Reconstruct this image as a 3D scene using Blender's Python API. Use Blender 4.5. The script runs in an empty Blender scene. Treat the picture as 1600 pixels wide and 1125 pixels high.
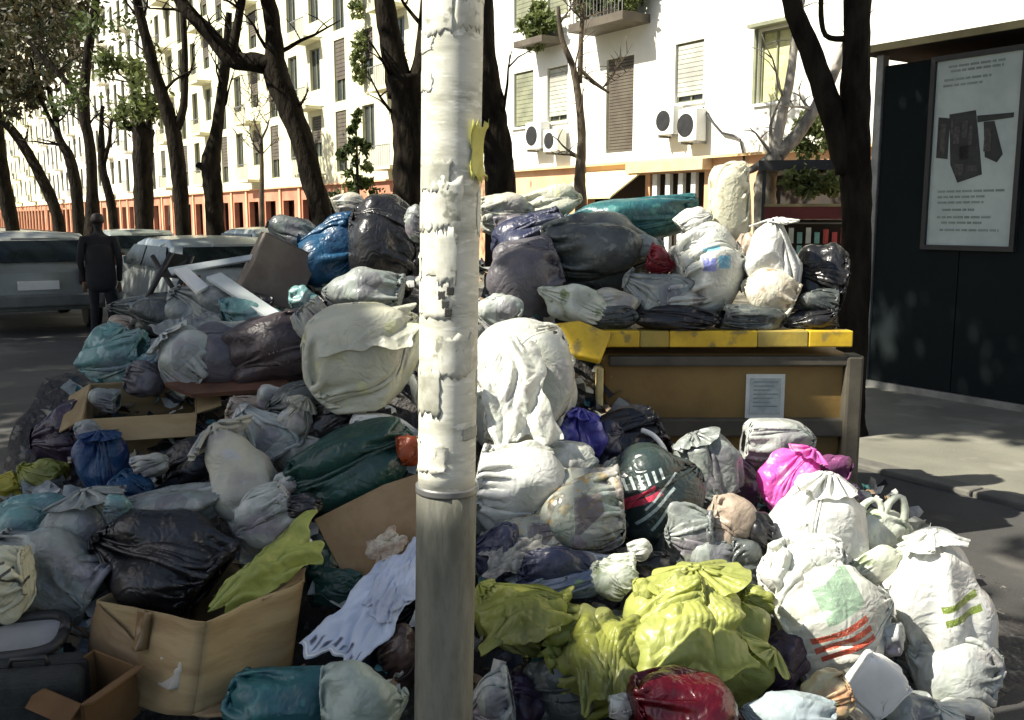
import bpy, math, random
import numpy as np
from mathutils import Vector, Matrix, Euler
random.seed(7)
SC = bpy.context.scene
COL = SC.collection
R = math.radians

# ------------------------------------------------------------------ camera
F = 1500.0; PITCH = math.atan(222.5 / F); EYE = 1.6
cam_d = bpy.data.cameras.new('camera'); cam = bpy.data.objects.new('camera', cam_d); COL.objects.link(cam)
cam.location = (0, 0, EYE); cam.rotation_euler = (math.pi / 2 - PITCH, 0, 0)
cam_d.sensor_width = 36; cam_d.lens = 36 * F / 1600; cam_d.clip_end = 2000; cam_d.clip_start = 0.05
SC.camera = cam

# ------------------------------------------------------------------ sky and sun
SUN_EL = R(45); SH = Vector((-0.95, -0.31, 0)).normalized()
S = Vector((SH.x * math.cos(SUN_EL), SH.y * math.cos(SUN_EL), math.sin(SUN_EL)))
w = bpy.data.worlds.new('World'); SC.world = w; w.use_nodes = True
nt = w.node_tree; nt.nodes.clear()
sky = nt.nodes.new('ShaderNodeTexSky'); sky.sky_type = 'NISHITA'; sky.sun_disc = False
sky.sun_elevation = SUN_EL; sky.sun_rotation = math.atan2(S.x, S.y) % (2 * math.pi)
sky.air_density = 1.0; sky.dust_density = 2.0
bg = nt.nodes.new('ShaderNodeBackground'); bg.inputs[1].default_value = 0.068
wo = nt.nodes.new('ShaderNodeOutputWorld')
nt.links.new(sky.outputs[0], bg.inputs[0]); nt.links.new(bg.outputs[0], wo.inputs[0])
sd = bpy.data.lights.new('sun', 'SUN'); sd.energy = 5.0; sd.angle = R(0.5); sd.color = (1.0, 0.95, 0.83)
sun = bpy.data.objects.new('sun', sd); COL.objects.link(sun)
sun.rotation_euler = S.to_track_quat('Z', 'Y').to_euler(); sun.location = (-20, -8, 30)
vs = SC.view_settings; vs.view_transform = 'Standard'; vs.look = 'None'; vs.exposure = 1.16; vs.gamma = 1
vs.use_curve_mapping = False
try:
    SC.cycles.max_bounces = 8; SC.cycles.diffuse_bounces = 3; SC.cycles.transparent_max_bounces = 8
except Exception: pass

# ------------------------------------------------------------------ helpers
def ray(px, py):
    u = (px - 800) / F; v = (562.5 - py) / F
    return Vector((u, v * math.sin(PITCH) + math.cos(PITCH), v * math.cos(PITCH) - math.sin(PITCH)))
def P(px, py, D):                      # the place in the street, D metres ahead, seen at a picture point
    d = ray(px, py); return Vector((0, 0, EYE)) + d * (D / d.y)
def scale(py, D): return D / (F * ray(800, py).y)

def tag(o, label=None, cat=None, group=None, kind=None):
    if label: o['label'] = label
    if cat: o['category'] = cat
    if group: o['group'] = group
    if kind: o['kind'] = kind
    return o
def empty(name, loc=(0, 0, 0), rz=0):
    o = bpy.data.objects.new(name, None); COL.objects.link(o); o.location = loc; o.rotation_euler = (0, 0, rz)
    o.empty_display_size = 0.1
    return o
def mobj(name, verts, faces, mat=None, parent=None, smooth=False, loc=None):
    me = bpy.data.meshes.new(name); me.from_pydata([tuple(v) for v in verts], [], faces); me.update()
    if smooth: me.polygons.foreach_set('use_smooth', [True] * len(me.polygons))
    if mat: me.materials.append(mat)
    o = bpy.data.objects.new(name, me); COL.objects.link(o)
    if parent: o.parent = parent
    if loc is not None: o.location = loc
    return o
def npobj(name, V, Q, mat=None, parent=None, smooth=True):
    me = bpy.data.meshes.new(name); n = len(V); m = len(Q)
    me.vertices.add(n); me.vertices.foreach_set('co', np.asarray(V, dtype=np.float32).ravel())
    me.loops.add(m * 4); me.loops.foreach_set('vertex_index', np.asarray(Q, dtype=np.int32).ravel())
    me.polygons.add(m); me.polygons.foreach_set('loop_start', np.arange(0, m * 4, 4, dtype=np.int32))
    me.polygons.foreach_set('loop_total', np.full(m, 4, dtype=np.int32))
    me.update(calc_edges=True); me.validate()
    if smooth: me.polygons.foreach_set('use_smooth', [True] * len(me.polygons))
    if mat: me.materials.append(mat)
    o = bpy.data.objects.new(name, me); COL.objects.link(o)
    if parent: o.parent = parent
    return o
class MB:
    def __init__(s): s.v = []; s.f = []
    def box(s, x0, x1, y0, y1, z0, z1, M=None):
        b = len(s.v)
        for p in ((x0,y0,z0),(x1,y0,z0),(x1,y1,z0),(x0,y1,z0),(x0,y0,z1),(x1,y0,z1),(x1,y1,z1),(x0,y1,z1)):
            p = Vector(p); s.v.append(M @ p if M else p)
        for q in ((0,3,2,1),(4,5,6,7),(0,1,5,4),(1,2,6,5),(2,3,7,6),(3,0,4,7)): s.f.append(tuple(b + i for i in q))
        return s
    def slab(s, pts, th):              # polygon in space, given thickness
        b = len(s.v); n = len(pts); pts = [Vector(p) for p in pts]
        nrm = (pts[1] - pts[0]).cross(pts[2] - pts[0]).normalized() * th
        s.v += pts + [p + nrm for p in pts]
        s.f.append(tuple(b + i for i in range(n - 1, -1, -1))); s.f.append(tuple(b + n + i for i in range(n)))
        for i in range(n): j = (i + 1) % n; s.f.append((b + i, b + j, b + n + j, b + n + i))
        return s
    def tube(s, pts, rad, n=8, cap=True, wob=0, rnd=random):
        b = len(s.v); pts = [Vector(p) for p in pts]; m = len(pts)
        if not hasattr(rad, '__len__'): rad = [rad] * m
        up = Vector((0.31, 0.77, 0.2))
        for i, p in enumerate(pts):
            t = (pts[min(i + 1, m - 1)] - pts[max(i - 1, 0)]).normalized()
            a = t.cross(up).normalized(); c = t.cross(a)
            for k in range(n):
                an = 2 * math.pi * k / n; r = rad[i] * (1 + wob * (rnd.random() - .5))
                s.v.append(p + a * math.cos(an) * r + c * math.sin(an) * r)
        for i in range(m - 1):
            for k in range(n):
                k2 = (k + 1) % n
                s.f.append((b + i*n + k, b + i*n + k2, b + (i+1)*n + k2, b + (i+1)*n + k))
        if cap:
            s.f.append(tuple(b + k for k in range(n - 1, -1, -1))); s.f.append(tuple(b + (m-1)*n + k for k in range(n)))
        return s
    def disc(s, c, ax, r0, th, n=20, hole=0):
        c = Vector(c); ax = Vector(ax).normalized()
        return s.tube([c - ax * th / 2, c + ax * th / 2], r0, n)
    def build(s, name, mat=None, parent=None, smooth=False): return mobj(name, s.v, s.f, mat, parent, smooth)
def bevel(o, wd=0.01, seg=2):
    m = o.modifiers.new('bevel', 'BEVEL'); m.width = wd; m.segments = seg; m.limit_method = 'ANGLE'; return o
def autosmooth(o):
    o.data.polygons.foreach_set('use_smooth', [True] * len(o.data.polygons)); return o

# ------------------------------------------------------------------ materials
def srgb(r, g, b):
    f = lambda c: (c / 255) / 12.92 if c / 255 <= 0.04045 else ((c / 255 + 0.055) / 1.055) ** 2.4
    return (f(r), f(g), f(b), 1)
MC = {}
def mat(name, col, rough=0.6, col2=None, scale_=4.0, thr=(0.4, 0.62), metal=0, bump=0.2, bscale=25, detail=5,
        trans=0, coat=0, attr=False, stretch=None, sheen=0, emit=0, bdist=0.01, col3=None):
    if name in MC: return MC[name]
    m = bpy.data.materials.new(name); m.use_nodes = True; t = m.node_tree; N = t.nodes; L = t.links
    b = N['Principled BSDF']; out = N['Material Output']
    if len(col) == 3: col = (*col, 1)
    tc = N.new('ShaderNodeTexCoord'); src = tc.outputs['Object']
    mp = N.new('ShaderNodeMapping'); mp.inputs['Scale'].default_value = stretch or (1, 1, 1); L.new(src, mp.inputs[0]); src = mp.outputs[0]
    no = N.new('ShaderNodeTexNoise'); no.inputs['Scale'].default_value = scale_; no.inputs['Detail'].default_value = detail
    no.inputs['Roughness'].default_value = 0.62; L.new(src, no.inputs['Vector'])
    c2 = col2 or tuple(c * 0.72 for c in col[:3]) + (1,)
    if len(c2) == 3: c2 = (*c2, 1)
    mr = N.new('ShaderNodeMapRange'); mr.inputs[1].default_value = thr[0]; mr.inputs[2].default_value = thr[1]; L.new(no.outputs[0], mr.inputs[0])
    mx = N.new('ShaderNodeMix'); mx.data_type = 'RGBA'; L.new(mr.outputs[0], mx.inputs[0]); mx.inputs[6].default_value = col; mx.inputs[7].default_value = c2
    cur = mx.outputs[2]
    if col3:
        n3 = N.new('ShaderNodeTexNoise'); n3.inputs['Scale'].default_value = scale_ * 2.3; n3.inputs['Detail'].default_value = 3
        ad = N.new('ShaderNodeVectorMath'); ad.operation = 'ADD'; ad.inputs[1].default_value = (7.3, 1.7, 4.1); L.new(src, ad.inputs[0]); L.new(ad.outputs[0], n3.inputs['Vector'])
        m3 = N.new('ShaderNodeMapRange'); m3.inputs[1].default_value = 0.58; m3.inputs[2].default_value = 0.66; L.new(n3.outputs[0], m3.inputs[0])
        x3 = N.new('ShaderNodeMix'); x3.data_type = 'RGBA'; L.new(m3.outputs[0], x3.inputs[0]); L.new(cur, x3.inputs[6]); x3.inputs[7].default_value = (*col3[:3], 1); cur = x3.outputs[2]
    if attr:
        at = N.new('ShaderNodeAttribute'); at.attribute_name = 'print'
        xa = N.new('ShaderNodeMix'); xa.data_type = 'RGBA'; L.new(at.outputs['Alpha'], xa.inputs[0]); L.new(cur, xa.inputs[6]); L.new(at.outputs['Color'], xa.inputs[7]); cur = xa.outputs[2]
    L.new(cur, b.inputs['Base Color'])
    b.inputs['Metallic'].default_value = metal
    rr = N.new('ShaderNodeMapRange'); rr.inputs[3].default_value = max(0.05, rough - 0.1); rr.inputs[4].default_value = min(1, rough + 0.12); L.new(no.outputs[0], rr.inputs[0]); L.new(rr.outputs[0], b.inputs['Roughness'])
    if coat: b.inputs['Coat Weight'].default_value = coat; b.inputs['Coat Roughness'].default_value = 0.15
    if sheen: b.inputs['Sheen Weight'].default_value = sheen
    if bump:
        nb = N.new('ShaderNodeTexNoise'); nb.inputs['Scale'].default_value = bscale; nb.inputs['Detail'].default_value = 6; L.new(src, nb.inputs['Vector'])
        bp = N.new('ShaderNodeBump'); bp.inputs['Strength'].default_value = bump; bp.inputs['Distance'].default_value = bdist
        L.new(nb.outputs[0], bp.inputs['Height']); L.new(bp.outputs[0], b.inputs['Normal'])
    if trans:
        tr = N.new('ShaderNodeBsdfTranslucent'); L.new(cur, tr.inputs[0]); ms = N.new('ShaderNodeMixShader'); ms.inputs[0].default_value = trans
        L.new(b.outputs[0], ms.inputs[1]); L.new(tr.outputs[0], ms.inputs[2]); L.new(ms.outputs[0], out.inputs[0])
    MC[name] = m; return m
def plastic(name, col, col2=None, rough=0.32, trans=0.14, attr=False, sc=7, thr=(0.42, 0.66), col3=None, coat=0.0, show=0.0):
    """thin bag film: mottled by what is inside, creased on a fine scale"""
    if name in MC: return MC[name]
    m = mat(name, col, rough, col2, sc, thr, bump=0, trans=trans, attr=attr, coat=coat, col3=col3)
    t = m.node_tree; N = t.nodes; L = t.links; b = N['Principled BSDF']
    tc = [n for n in N if n.type == 'MAPPING'][0]
    if show:                            # things inside seen dimly through thin film
        lk = b.inputs['Base Color'].links[0]; srcc = lk.from_socket
        vc = N.new('ShaderNodeTexVoronoi'); vc.inputs['Scale'].default_value = 11; vc.inputs['Randomness'].default_value = 1; L.new(tc.outputs[0], vc.inputs['Vector'])
        hs_ = N.new('ShaderNodeHueSaturation'); hs_.inputs['Saturation'].default_value = .22; hs_.inputs['Value'].default_value = .45; L.new(vc.outputs['Color'], hs_.inputs['Color'])
        nm = N.new('ShaderNodeTexNoise'); nm.inputs['Scale'].default_value = 5; nm.inputs['Detail'].default_value = 4; L.new(tc.outputs[0], nm.inputs['Vector'])
        mk = N.new('ShaderNodeMapRange'); mk.inputs[1].default_value = .46; mk.inputs[2].default_value = .6; mk.inputs[4].default_value = show; L.new(nm.outputs[0], mk.inputs[0])
        xx = N.new('ShaderNodeMix'); xx.data_type = 'RGBA'; L.new(mk.outputs[0], xx.inputs[0]); L.new(srcc, xx.inputs[6]); L.new(hs_.outputs[0], xx.inputs[7]); L.new(xx.outputs[2], b.inputs['Base Color'])
    wv = N.new('ShaderNodeTexNoise'); wv.inputs['Scale'].default_value = 6; wv.inputs['Detail'].default_value = 3; L.new(tc.outputs[0], wv.inputs['Vector'])
    sc_ = N.new('ShaderNodeVectorMath'); sc_.operation = 'SCALE'; sc_.inputs['Scale'].default_value = 0.22; L.new(wv.outputs['Color'], sc_.inputs[0])
    ad = N.new('ShaderNodeVectorMath'); L.new(tc.outputs[0], ad.inputs[0]); L.new(sc_.outputs[0], ad.inputs[1])
    vo = N.new('ShaderNodeTexVoronoi'); vo.feature = 'DISTANCE_TO_EDGE'; vo.inputs['Scale'].default_value = 17; L.new(ad.outputs[0], vo.inputs['Vector'])
    v2 = N.new('ShaderNodeTexVoronoi'); v2.feature = 'F1'; v2.inputs['Scale'].default_value = 46; L.new(ad.outputs[0], v2.inputs['Vector'])
    mm = N.new('ShaderNodeMath'); mm.operation = 'MULTIPLY_ADD'; L.new(v2.outputs['Distance'], mm.inputs[0]); mm.inputs[1].default_value = 0.3
    mi = N.new('ShaderNodeMath'); mi.operation = 'MINIMUM'; L.new(vo.outputs['Distance'], mi.inputs[0]); mi.inputs[1].default_value = 0.3
    L.new(mi.outputs[0], mm.inputs[2])
    bp = N.new('ShaderNodeBump'); bp.inputs['Strength'].default_value = 0.5; bp.inputs['Distance'].default_value = 0.012
    L.new(mm.outputs[0], bp.inputs['Height']); L.new(bp.outputs[0], b.inputs['Normal'])
    return m

M_card = mat('cardboard', srgb(158, 138, 100), 0.85, srgb(136, 114, 78), 3, bump=0.25, bscale=60, stretch=(1, 1, 6), bdist=0.004)
M_card2 = mat('cardboard_faded', srgb(140, 118, 88), 0.85, srgb(115, 92, 60), 3, bump=0.3, bscale=40, bdist=0.004)
M_cardin = mat('cardboard_dark', srgb(110, 82, 48), 0.9, srgb(88, 62, 34), 3, bump=0.2)
M_bark = mat('bark', (0.022, 0.018, 0.013), 0.95, (0.008, 0.0065, 0.005), 7, stretch=(1, 1, 0.35), bump=1.0, bscale=16, bdist=0.04)
M_bark.node_tree.nodes['Principled BSDF'].inputs['Specular IOR Level'].default_value = 0.08
M_barkpale = mat('pale_bark', (0.36, 0.33, 0.28), 0.85, (0.13, 0.12, 0.10), 6, stretch=(1, 1, 0.4), bump=0.6, bscale=14, bdist=0.03)
M_barkbrown = mat('brown_bark', (0.10, 0.075, 0.045), 0.85, (0.035, 0.027, 0.018), 6, stretch=(1, 1, 0.4), bump=0.8, bscale=16, bdist=0.03)
M_leaf = mat('leaf_green', (0.075, 0.105, 0.022), 0.55, (0.035, 0.06, 0.014), 1.5, bump=0, trans=0.35)
M_leafd = mat('leaf_dark', (0.035, 0.045, 0.014), 0.6, (0.06, 0.045, 0.02), 1.3, bump=0, trans=0.2)
M_leafy = mat('leaf_pale', (0.16, 0.19, 0.06), 0.55, (0.08, 0.11, 0.03), 1.5, bump=0, trans=0.35)
M_asph = mat('asphalt', (0.055, 0.054, 0.05), 0.9, (0.035, 0.034, 0.032), 0.8, bump=0.6, bscale=90, bdist=0.006, col3=(0.085, 0.08, 0.07))
M_pave = mat('pavement', (0.19, 0.185, 0.145), 0.9, (0.14, 0.135, 0.105), 0.9, bump=0.5, bscale=60, bdist=0.006, col3=(0.22, 0.21, 0.17))
M_kerb = mat('kerb_stone', (0.15, 0.145, 0.12), 0.85, (0.09, 0.085, 0.075), 3, bump=0.4)
M_wall = mat('cream_render', (0.80, 0.77, 0.66), 0.9, (0.70, 0.66, 0.54), 0.5, bump=0.25, bscale=18)
M_wall2 = mat('ochre_render', (0.70, 0.67, 0.46), 0.9, (0.55, 0.52, 0.36), 0.4, bump=0.25, bscale=18)
M_wall3 = mat('white_render', (0.78, 0.77, 0.70), 0.9, (0.66, 0.64, 0.55), 0.4, bump=0.25, bscale=18)
M_red = mat('terracotta_paint', (0.50, 0.22, 0.13), 0.8, (0.38, 0.15, 0.09), 0.8, bump=0.2)
M_peach = mat('peach_paint', (0.72, 0.45, 0.26), 0.8, (0.62, 0.33, 0.18), 0.8, bump=0.2)
M_orange = mat('orange_paint', (0.62, 0.42, 0.20), 0.8, (0.55, 0.45, 0.28), 1.2, bump=0.2)
M_yel = mat('yellow_awning', (0.78, 0.70, 0.38), 0.8, (0.66, 0.58, 0.3), 1.2, bump=0.2)
M_glass = mat('window_glass', (0.03, 0.035, 0.035), 0.12, (0.06, 0.06, 0.05), 0.6, bump=0)
M_shut = mat('grey_green_shutter', (0.24, 0.25, 0.16), 0.7, (0.16, 0.17, 0.11), 2, bump=0.1)
M_shutp = mat('pale_shutter', (0.42, 0.42, 0.36), 0.7, (0.3, 0.3, 0.26), 2, bump=0.1)
M_shutb = mat('brown_shutter', (0.10, 0.085, 0.06), 0.7, (0.07, 0.055, 0.04), 2, bump=0.1)
M_curt = mat('yellow_curtain', (0.62, 0.60, 0.32), 0.8, (0.45, 0.45, 0.2), 4, bump=0.2)  # plain yellowish colour of the pane, it gives no light
M_dark = mat('dark_inside', (0.02, 0.017, 0.014), 0.9, (0.035, 0.022, 0.014), 2, bump=0)
M_white = mat('white_paint', (0.78, 0.78, 0.74), 0.5, (0.66, 0.66, 0.62), 3, bump=0.1)
M_metal = mat('grey_metal', (0.28, 0.28, 0.27), 0.45, (0.18, 0.18, 0.17), 5, metal=0.6, bump=0.15)
M_black = mat('black_plastic', (0.012, 0.012, 0.013), 0.5, (0.022, 0.021, 0.02), 5, bump=0.15)
M_kiosk = mat('kiosk_panel', (0.006, 0.010, 0.011), 0.85, (0.009, 0.013, 0.013), 1.2, bump=0.1)
M_kiosk.node_tree.nodes['Principled BSDF'].inputs['Specular IOR Level'].default_value = 0.15
M_olive = mat('roof_edge', (0.32, 0.27, 0.13), 0.6, (0.2, 0.17, 0.08), 2, bump=0.1)

# ------------------------------------------------------------------ street frame: s along the street (away), q across it
DV = Vector((-0.555, 0.832, 0)).normalized(); QV = Vector((DV.y, -DV.x, 0))
def Q(s, q, z=0): return DV * s + QV * q + Vector((0, 0, z))
RZ = math.atan2(-DV.y, -DV.x)          # local X = toward the camera end of the street, local Y = across, away
def q_hit(px, py, q):                   # where a sight line meets the vertical plane q
    d = ray(px, py); k = q / (d.x * QV.x + d.y * QV.y); p = Vector((0, 0, EYE)) + d * k
    return -(p.x * DV.x + p.y * DV.y), p.z   # local u, z

def sheet(name, q0, q1, z, m, s0=-40, s1=400, nseg=2):
    o = MB(); o.v = [Q(s0, q0, z), Q(s1, q0, z), Q(s1, q1, z), Q(s0, q1, z)]; o.f = [(0, 3, 2, 1)]
    return tag(o.build(name, m), kind='structure')
gr = MB(); gr.v = [Vector((-600, -300, -0.02)), Vector((600, -300, -0.02)), Vector((600, 900, -0.02)), Vector((-600, 900, -0.02))]; gr.f = [(0, 1, 2, 3)]
tag(gr.build('ground', M_asph), kind='structure')
sheet('road', -8.0, 5.2, 0.0, M_asph)
pv = MB(); pv.box(-400, 40, 5.35, 17.49, -0.015, 0.03)
o = pv.build('pavement', M_pave); o.rotation_euler.z = RZ; tag(o, kind='structure')
for k in range(60):
    if k == 0:
        kb = bevel(MB().box(0, 0.985, 5.2, 5.348, -0.015, 0.034).build('kerb_stone', M_kerb, o), 0.012)
        kroot = kb; kb.location.x = -44
    else:
        c = kroot.copy(); COL.objects.link(c); c.location.x = -44 + k * 1.0; c.parent = o

# ------------------------------------------------------------------ buildings across the street (facade at q = 17.6)
QF = 17.6
def rect(px0, px1, py0, py1):           # opening outlined in the photograph, on the facade
    u0, _ = q_hit(px0, 300, QF); u1, _ = q_hit(px1, 300, QF); um = (px0 + px1) / 2
    return [u0, u1, q_hit(um, py1, QF)[1], q_hit(um, py0, QF)[1]]
def wall_holes(u0, u1, z0, z1, holes, y0=0, th=0.28):
    us = sorted({u0, u1, *[h[0] for h in holes], *[h[1] for h in holes]}); us = [u for u in us if u0 <= u <= u1]
    zs = sorted({z0, z1, *[h[2] for h in holes], *[h[3] for h in holes]}); zs = [z for z in zs if z0 <= z <= z1]
    m = MB()
    for a, b in zip(us, us[1:]):
        run = None
        for c, d in zip(zs, zs[1:]):
            uc, zc = (a + b) / 2, (c + d) / 2
            if any(h[0] < uc < h[1] and h[2] < zc < h[3] for h in holes):
                if run: m.box(a, b, y0, y0 + th, *run); run = None
            else: run = (run[0], d) if run else (c, d)
        if run: m.box(a, b, y0, y0 + th, *run)
    return m
def window(par, r, kind='shutter', sill=True):
    u0, u1, z0, z1 = r; e = 0.05
    fr = MB().box(u0, u0+e, .1, .17, z0, z1).box(u1-e, u1, .1, .17, z0, z1).box(u0+e, u1-e, .1, .17, z1-e, z1).box(u0+e, u1-e, .1, .17, z0, z0+e)
    fr.box((u0+u1)/2-.02, (u0+u1)/2+.02, .1, .17, z0+e, z1-e)
    f = fr.build('window', M_shut if kind != 'white' else M_white, par)
    MB().box(u0+e, u1-e, .145, .155, z0+e, z1-e).build('pane', M_curt if kind == 'curtain' else M_glass, f)
    if kind in ('shutter', 'pale'):
        n = 12; m = MB(); h = (z1 - z0 - .1) / n; top = z0 + (z1 - z0) * (.0 if kind == 'shutter' else .1)
        for i in range(n):
            z = z0 + .05 + i * h
            if z < top: continue
            m.box(u0+.052, u1-.052, .06, .095, z+.006, z+h-.006)
        m.build('shutter', M_shut if kind == 'shutter' else M_shutp, f)
    if sill: MB().box(u0-.08, u1+.08, -.06, .1, z0-.07, z0-.002).build('sill', M_white, f)
    return f

def building(label, u0, u1, H, m, holes):
    root = empty('apartment_building', Q(0, QF), RZ); tag(root, label, 'building')
    wall_holes(u0, u1, 3.12, H, holes).build('wall', m, root)
    MB().box(u0, u1, .45, 9, 3.12, H).build('inner_block', M_dark, root)
    MB().box(u0-.1, u1+.1, -.35, 9.2, H, H+.35).build('roof', M_white, root)
    return root
# right block: windows outlined where the photograph shows them
hs = [rect(803, 833, 112, 198), rect(854, 885, 104, 190), rect(945, 987, 90, 238), rect(1050, 1094, 66, 160), rect(1177, 1226, 46, 160)]
U_R = q_hit(715, 300, QF)[0]
extra = []
for h in hs:
    for k in (1, 2, 3): extra.append([h[0], h[1], h[2] + 3.05 * k if h[3]-h[2] < 2.4 else 4.3+3.05*k, h[3] + 3.05 * k if h[3]-h[2] < 2.4 else 6.4+3.05*k])
far = [[u, u + 1.1, 4.4 + 3.05*k, 6.1 + 3.05*k] for u in (14.2, 17.0) for k in range(4)]
B1 = building('white apartment block with air conditioners beyond the bin, nearest block on the far side', U_R, 24, 15.6, M_wall3, hs + extra + far)
kinds = ['shutter', 'pale', 'door', 'pale', 'curtain']
for h, k in zip(hs, kinds):
    if k == 'door':
        f = window(B1, h, 'x', False); m = MB(); n = 30
        for i in range(n):
            z = h[2] + (h[3]-h[2]) * i / n; m.box(h[0]+.052, h[1]-.052, .05, .09, z+.01, z+(h[3]-h[2])/n-.004)
        m.build('shutter', M_shutb, f)
    else: window(B1, h, k)
for h in extra + far: window(B1, h, 'pale' if h[0] > 3 else 'shutter')
# frame hood of the last window
h = hs[4]; MB().box(h[0]-.1, h[1]+.1, -.3, -.002, h[3]+.05, h[3]+.13).box(h[0]-.1, h[0]-.02, -.06, -.003, h[2], h[3]+.04).build('window_hood', M_shut, B1)
# balcony over the door with plants
bx = rect(930, 1003, 24, 48); zb = bx[2]
bal = MB().box(bx[0]-.1, bx[1]+.2, -.95, -.003, zb, zb+.22).build('balcony', M_shutb, B1)
bar = MB()
for i in range(16): 
    uu = bx[0]-.05 + (bx[1]-bx[0]+.2)*i/15; bar.box(uu, uu+.02, -.94, -.92, zb+.222, zb+1.1)
bar.box(bx[0]-.08, bx[1]+.18, -.95, -.91, zb+1.102, zb+1.14); bar.build('railing', M_metal, bal)
b2 = rect(838, 876, 0, 30)
bal2 = MB().box(b2[0]-.1, b2[1]+.1, -.8, -.003, zb+.02, zb+.2).build('balcony', M_shutb, B1)

def leaves(name, blobs, n, m, parent=None, size=(.06, .13), seed=1, clump=.3):
    rg = np.random.RandomState(seed); V = []; per = n // max(1, len(blobs))
    cen = []
    for (c, r) in blobs:
        c = np.array(c); r = np.array(r if hasattr(r, '__len__') else (r, r, r * .7))
        nc = max(4, per // 45)
        d = rg.normal(size=(nc, 3)); d /= np.linalg.norm(d, axis=1)[:, None]; d *= rg.uniform(.15, 1, (nc, 1)) ** .45
        cc = c + d * r; k = rg.randint(0, nc, per)
        cen.append(cc[k] + rg.normal(size=(per, 3)) * clump * r.mean() * .5)
    C = np.concatenate(cen); N = len(C)
    a = rg.normal(size=(N, 3)); a /= np.linalg.norm(a, axis=1)[:, None]
    b = np.cross(a, rg.normal(size=(N, 3))); b /= np.linalg.norm(b, axis=1)[:, None]
    s = rg.uniform(size[0], size[1], (N, 1))
    V = np.stack([C - a*s, C + b*s*.45, C + a*s, C - b*s*.45], 1).reshape(-1, 3)
    return npobj(name, V, np.arange(N * 4).reshape(-1, 4), m, parent, smooth=False)
plnt = leaves('balcony_plant', [((bx[0]+.3, -.5, zb+1.0), (.7, .35, .55)), ((bx[1]-.2, -.5, zb+.9), (.7, .35, .6))], 4200, M_leafy, size=(.06, .14), seed=3)
plnt.location = Q(0, QF); plnt.rotation_euler.z = RZ; tag(plnt, 'bushy green plants spilling over balcony above the brown shuttered door', 'plant')
plnt2 = leaves('balcony_plant', [(((b2[0]+b2[1])/2, -.45, zb+.6), (.75, .3, .6))], 1900, M_leafy, size=(.06, .14), seed=4)
plnt2.location = Q(0, QF); plnt2.rotation_euler.z = RZ; tag(plnt2, 'smaller green plant on balcony above the two narrow windows', 'plant')
# climbing plant near the left block
# air conditioners
def ac(px0, px1, py0, py1, label):
    r = rect(px0, px1, py0, py1); root = empty('air_conditioner', Q(0, QF), RZ); tag(root, label, 'air conditioner', 'air conditioners on the white facade')
    bevel(MB().box(r[0], r[1], -.42, -.08, r[2], r[3]).build('casing', M_white, root), .02)
    c = ((r[0]*.6+r[1]*.4), -.425, (r[2]+r[3])/2)
    MB().disc(c, (0, 1, 0), (r[3]-r[2])*.36, .02, 20).build('fan_grille', M_black, root)
    MB().box(r[0]+.05, r[0]+.1, -.4, -.001, r[2]-.06, r[2]-.003).box(r[1]-.1, r[1]-.05, -.4, -.001, r[2]-.06, r[2]-.003).build('bracket', M_metal, root)
ac(838, 862, 192, 234, 'white air conditioner under the left narrow window, fan in front')
ac(866, 888, 203, 238, 'white air conditioner right beside the thin bare tree trunk')
ac(1042, 1068, 168, 212, 'white air conditioner under pale shutter, left of the pair')
ac(1076, 1104, 172, 222, 'white air conditioner near hanging black cable, right of the pair')
cab = MB().tube([Q(0, QF-.08) + Vector((0, 0, 0)) + DV * -q_hit(x, y, QF)[0] + Vector((0, 0, q_hit(x, y, QF)[1])) for x, y in ((1102, 168), (1116, 190), (1132, 208), (1150, 212), (1160, 218), (1166, 245), (1166, 262))], .03, 6)
tag(cab.build('wall_cable', M_black), 'dark cable drooping across the white facade beside air conditioner', 'cable')
# ground floor of the right block
gf = wall_holes(U_R, 24, 0.12, 3.05, [rect(x0, x1, 270, 420)[:2] + [.13, 2.75] for x0, x1 in ((760, 800), (918, 1008), (1015, 1100), (1190, 1330))])
gf.build('shop_wall', M_peach, B1)
MB().box(U_R, 24, -.18, .3, 3.052, 3.118).build('ledge', M_orange, B1)
r = rect(992, 1112, 243, 262); MB().box(r[0], r[1], -.35, -.003, 2.78, 3.04).build('sign_board', M_orange, B1)
r = rect(918, 1008, 264, 303)
aw = MB(); aw.v = [Vector(p) for p in ((r[0], -.02, 2.9), (r[1], -.02, 2.9), (r[1]+.1, -1.3, 2.15), (r[0]-.1, -1.3, 2.15), (r[0], -.02, 2.85), (r[1], -.02, 2.85), (r[1]+.1, -1.3, 2.1), (r[0]-.1, -1.3, 2.1))]
aw.f = [(0, 3, 2, 1), (4, 5, 6, 7), (3, 7, 6, 2), (0, 4, 7, 3), (1, 2, 6, 5)]
aw.build('awning', M_yel, B1)
for i, x0 in enumerate((1020, 1040, 1060, 1080)):
    r = rect(x0, x0 + 7, 265, 330); MB().box(r[0], r[1], -.02, .1, .14, 2.74).build('shop_pillar', M_white, B1)
MB().box(U_R+.2, 23.8, .5, .6, .13, 3.0).build('shop_interior', M_dark, B1)

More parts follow.
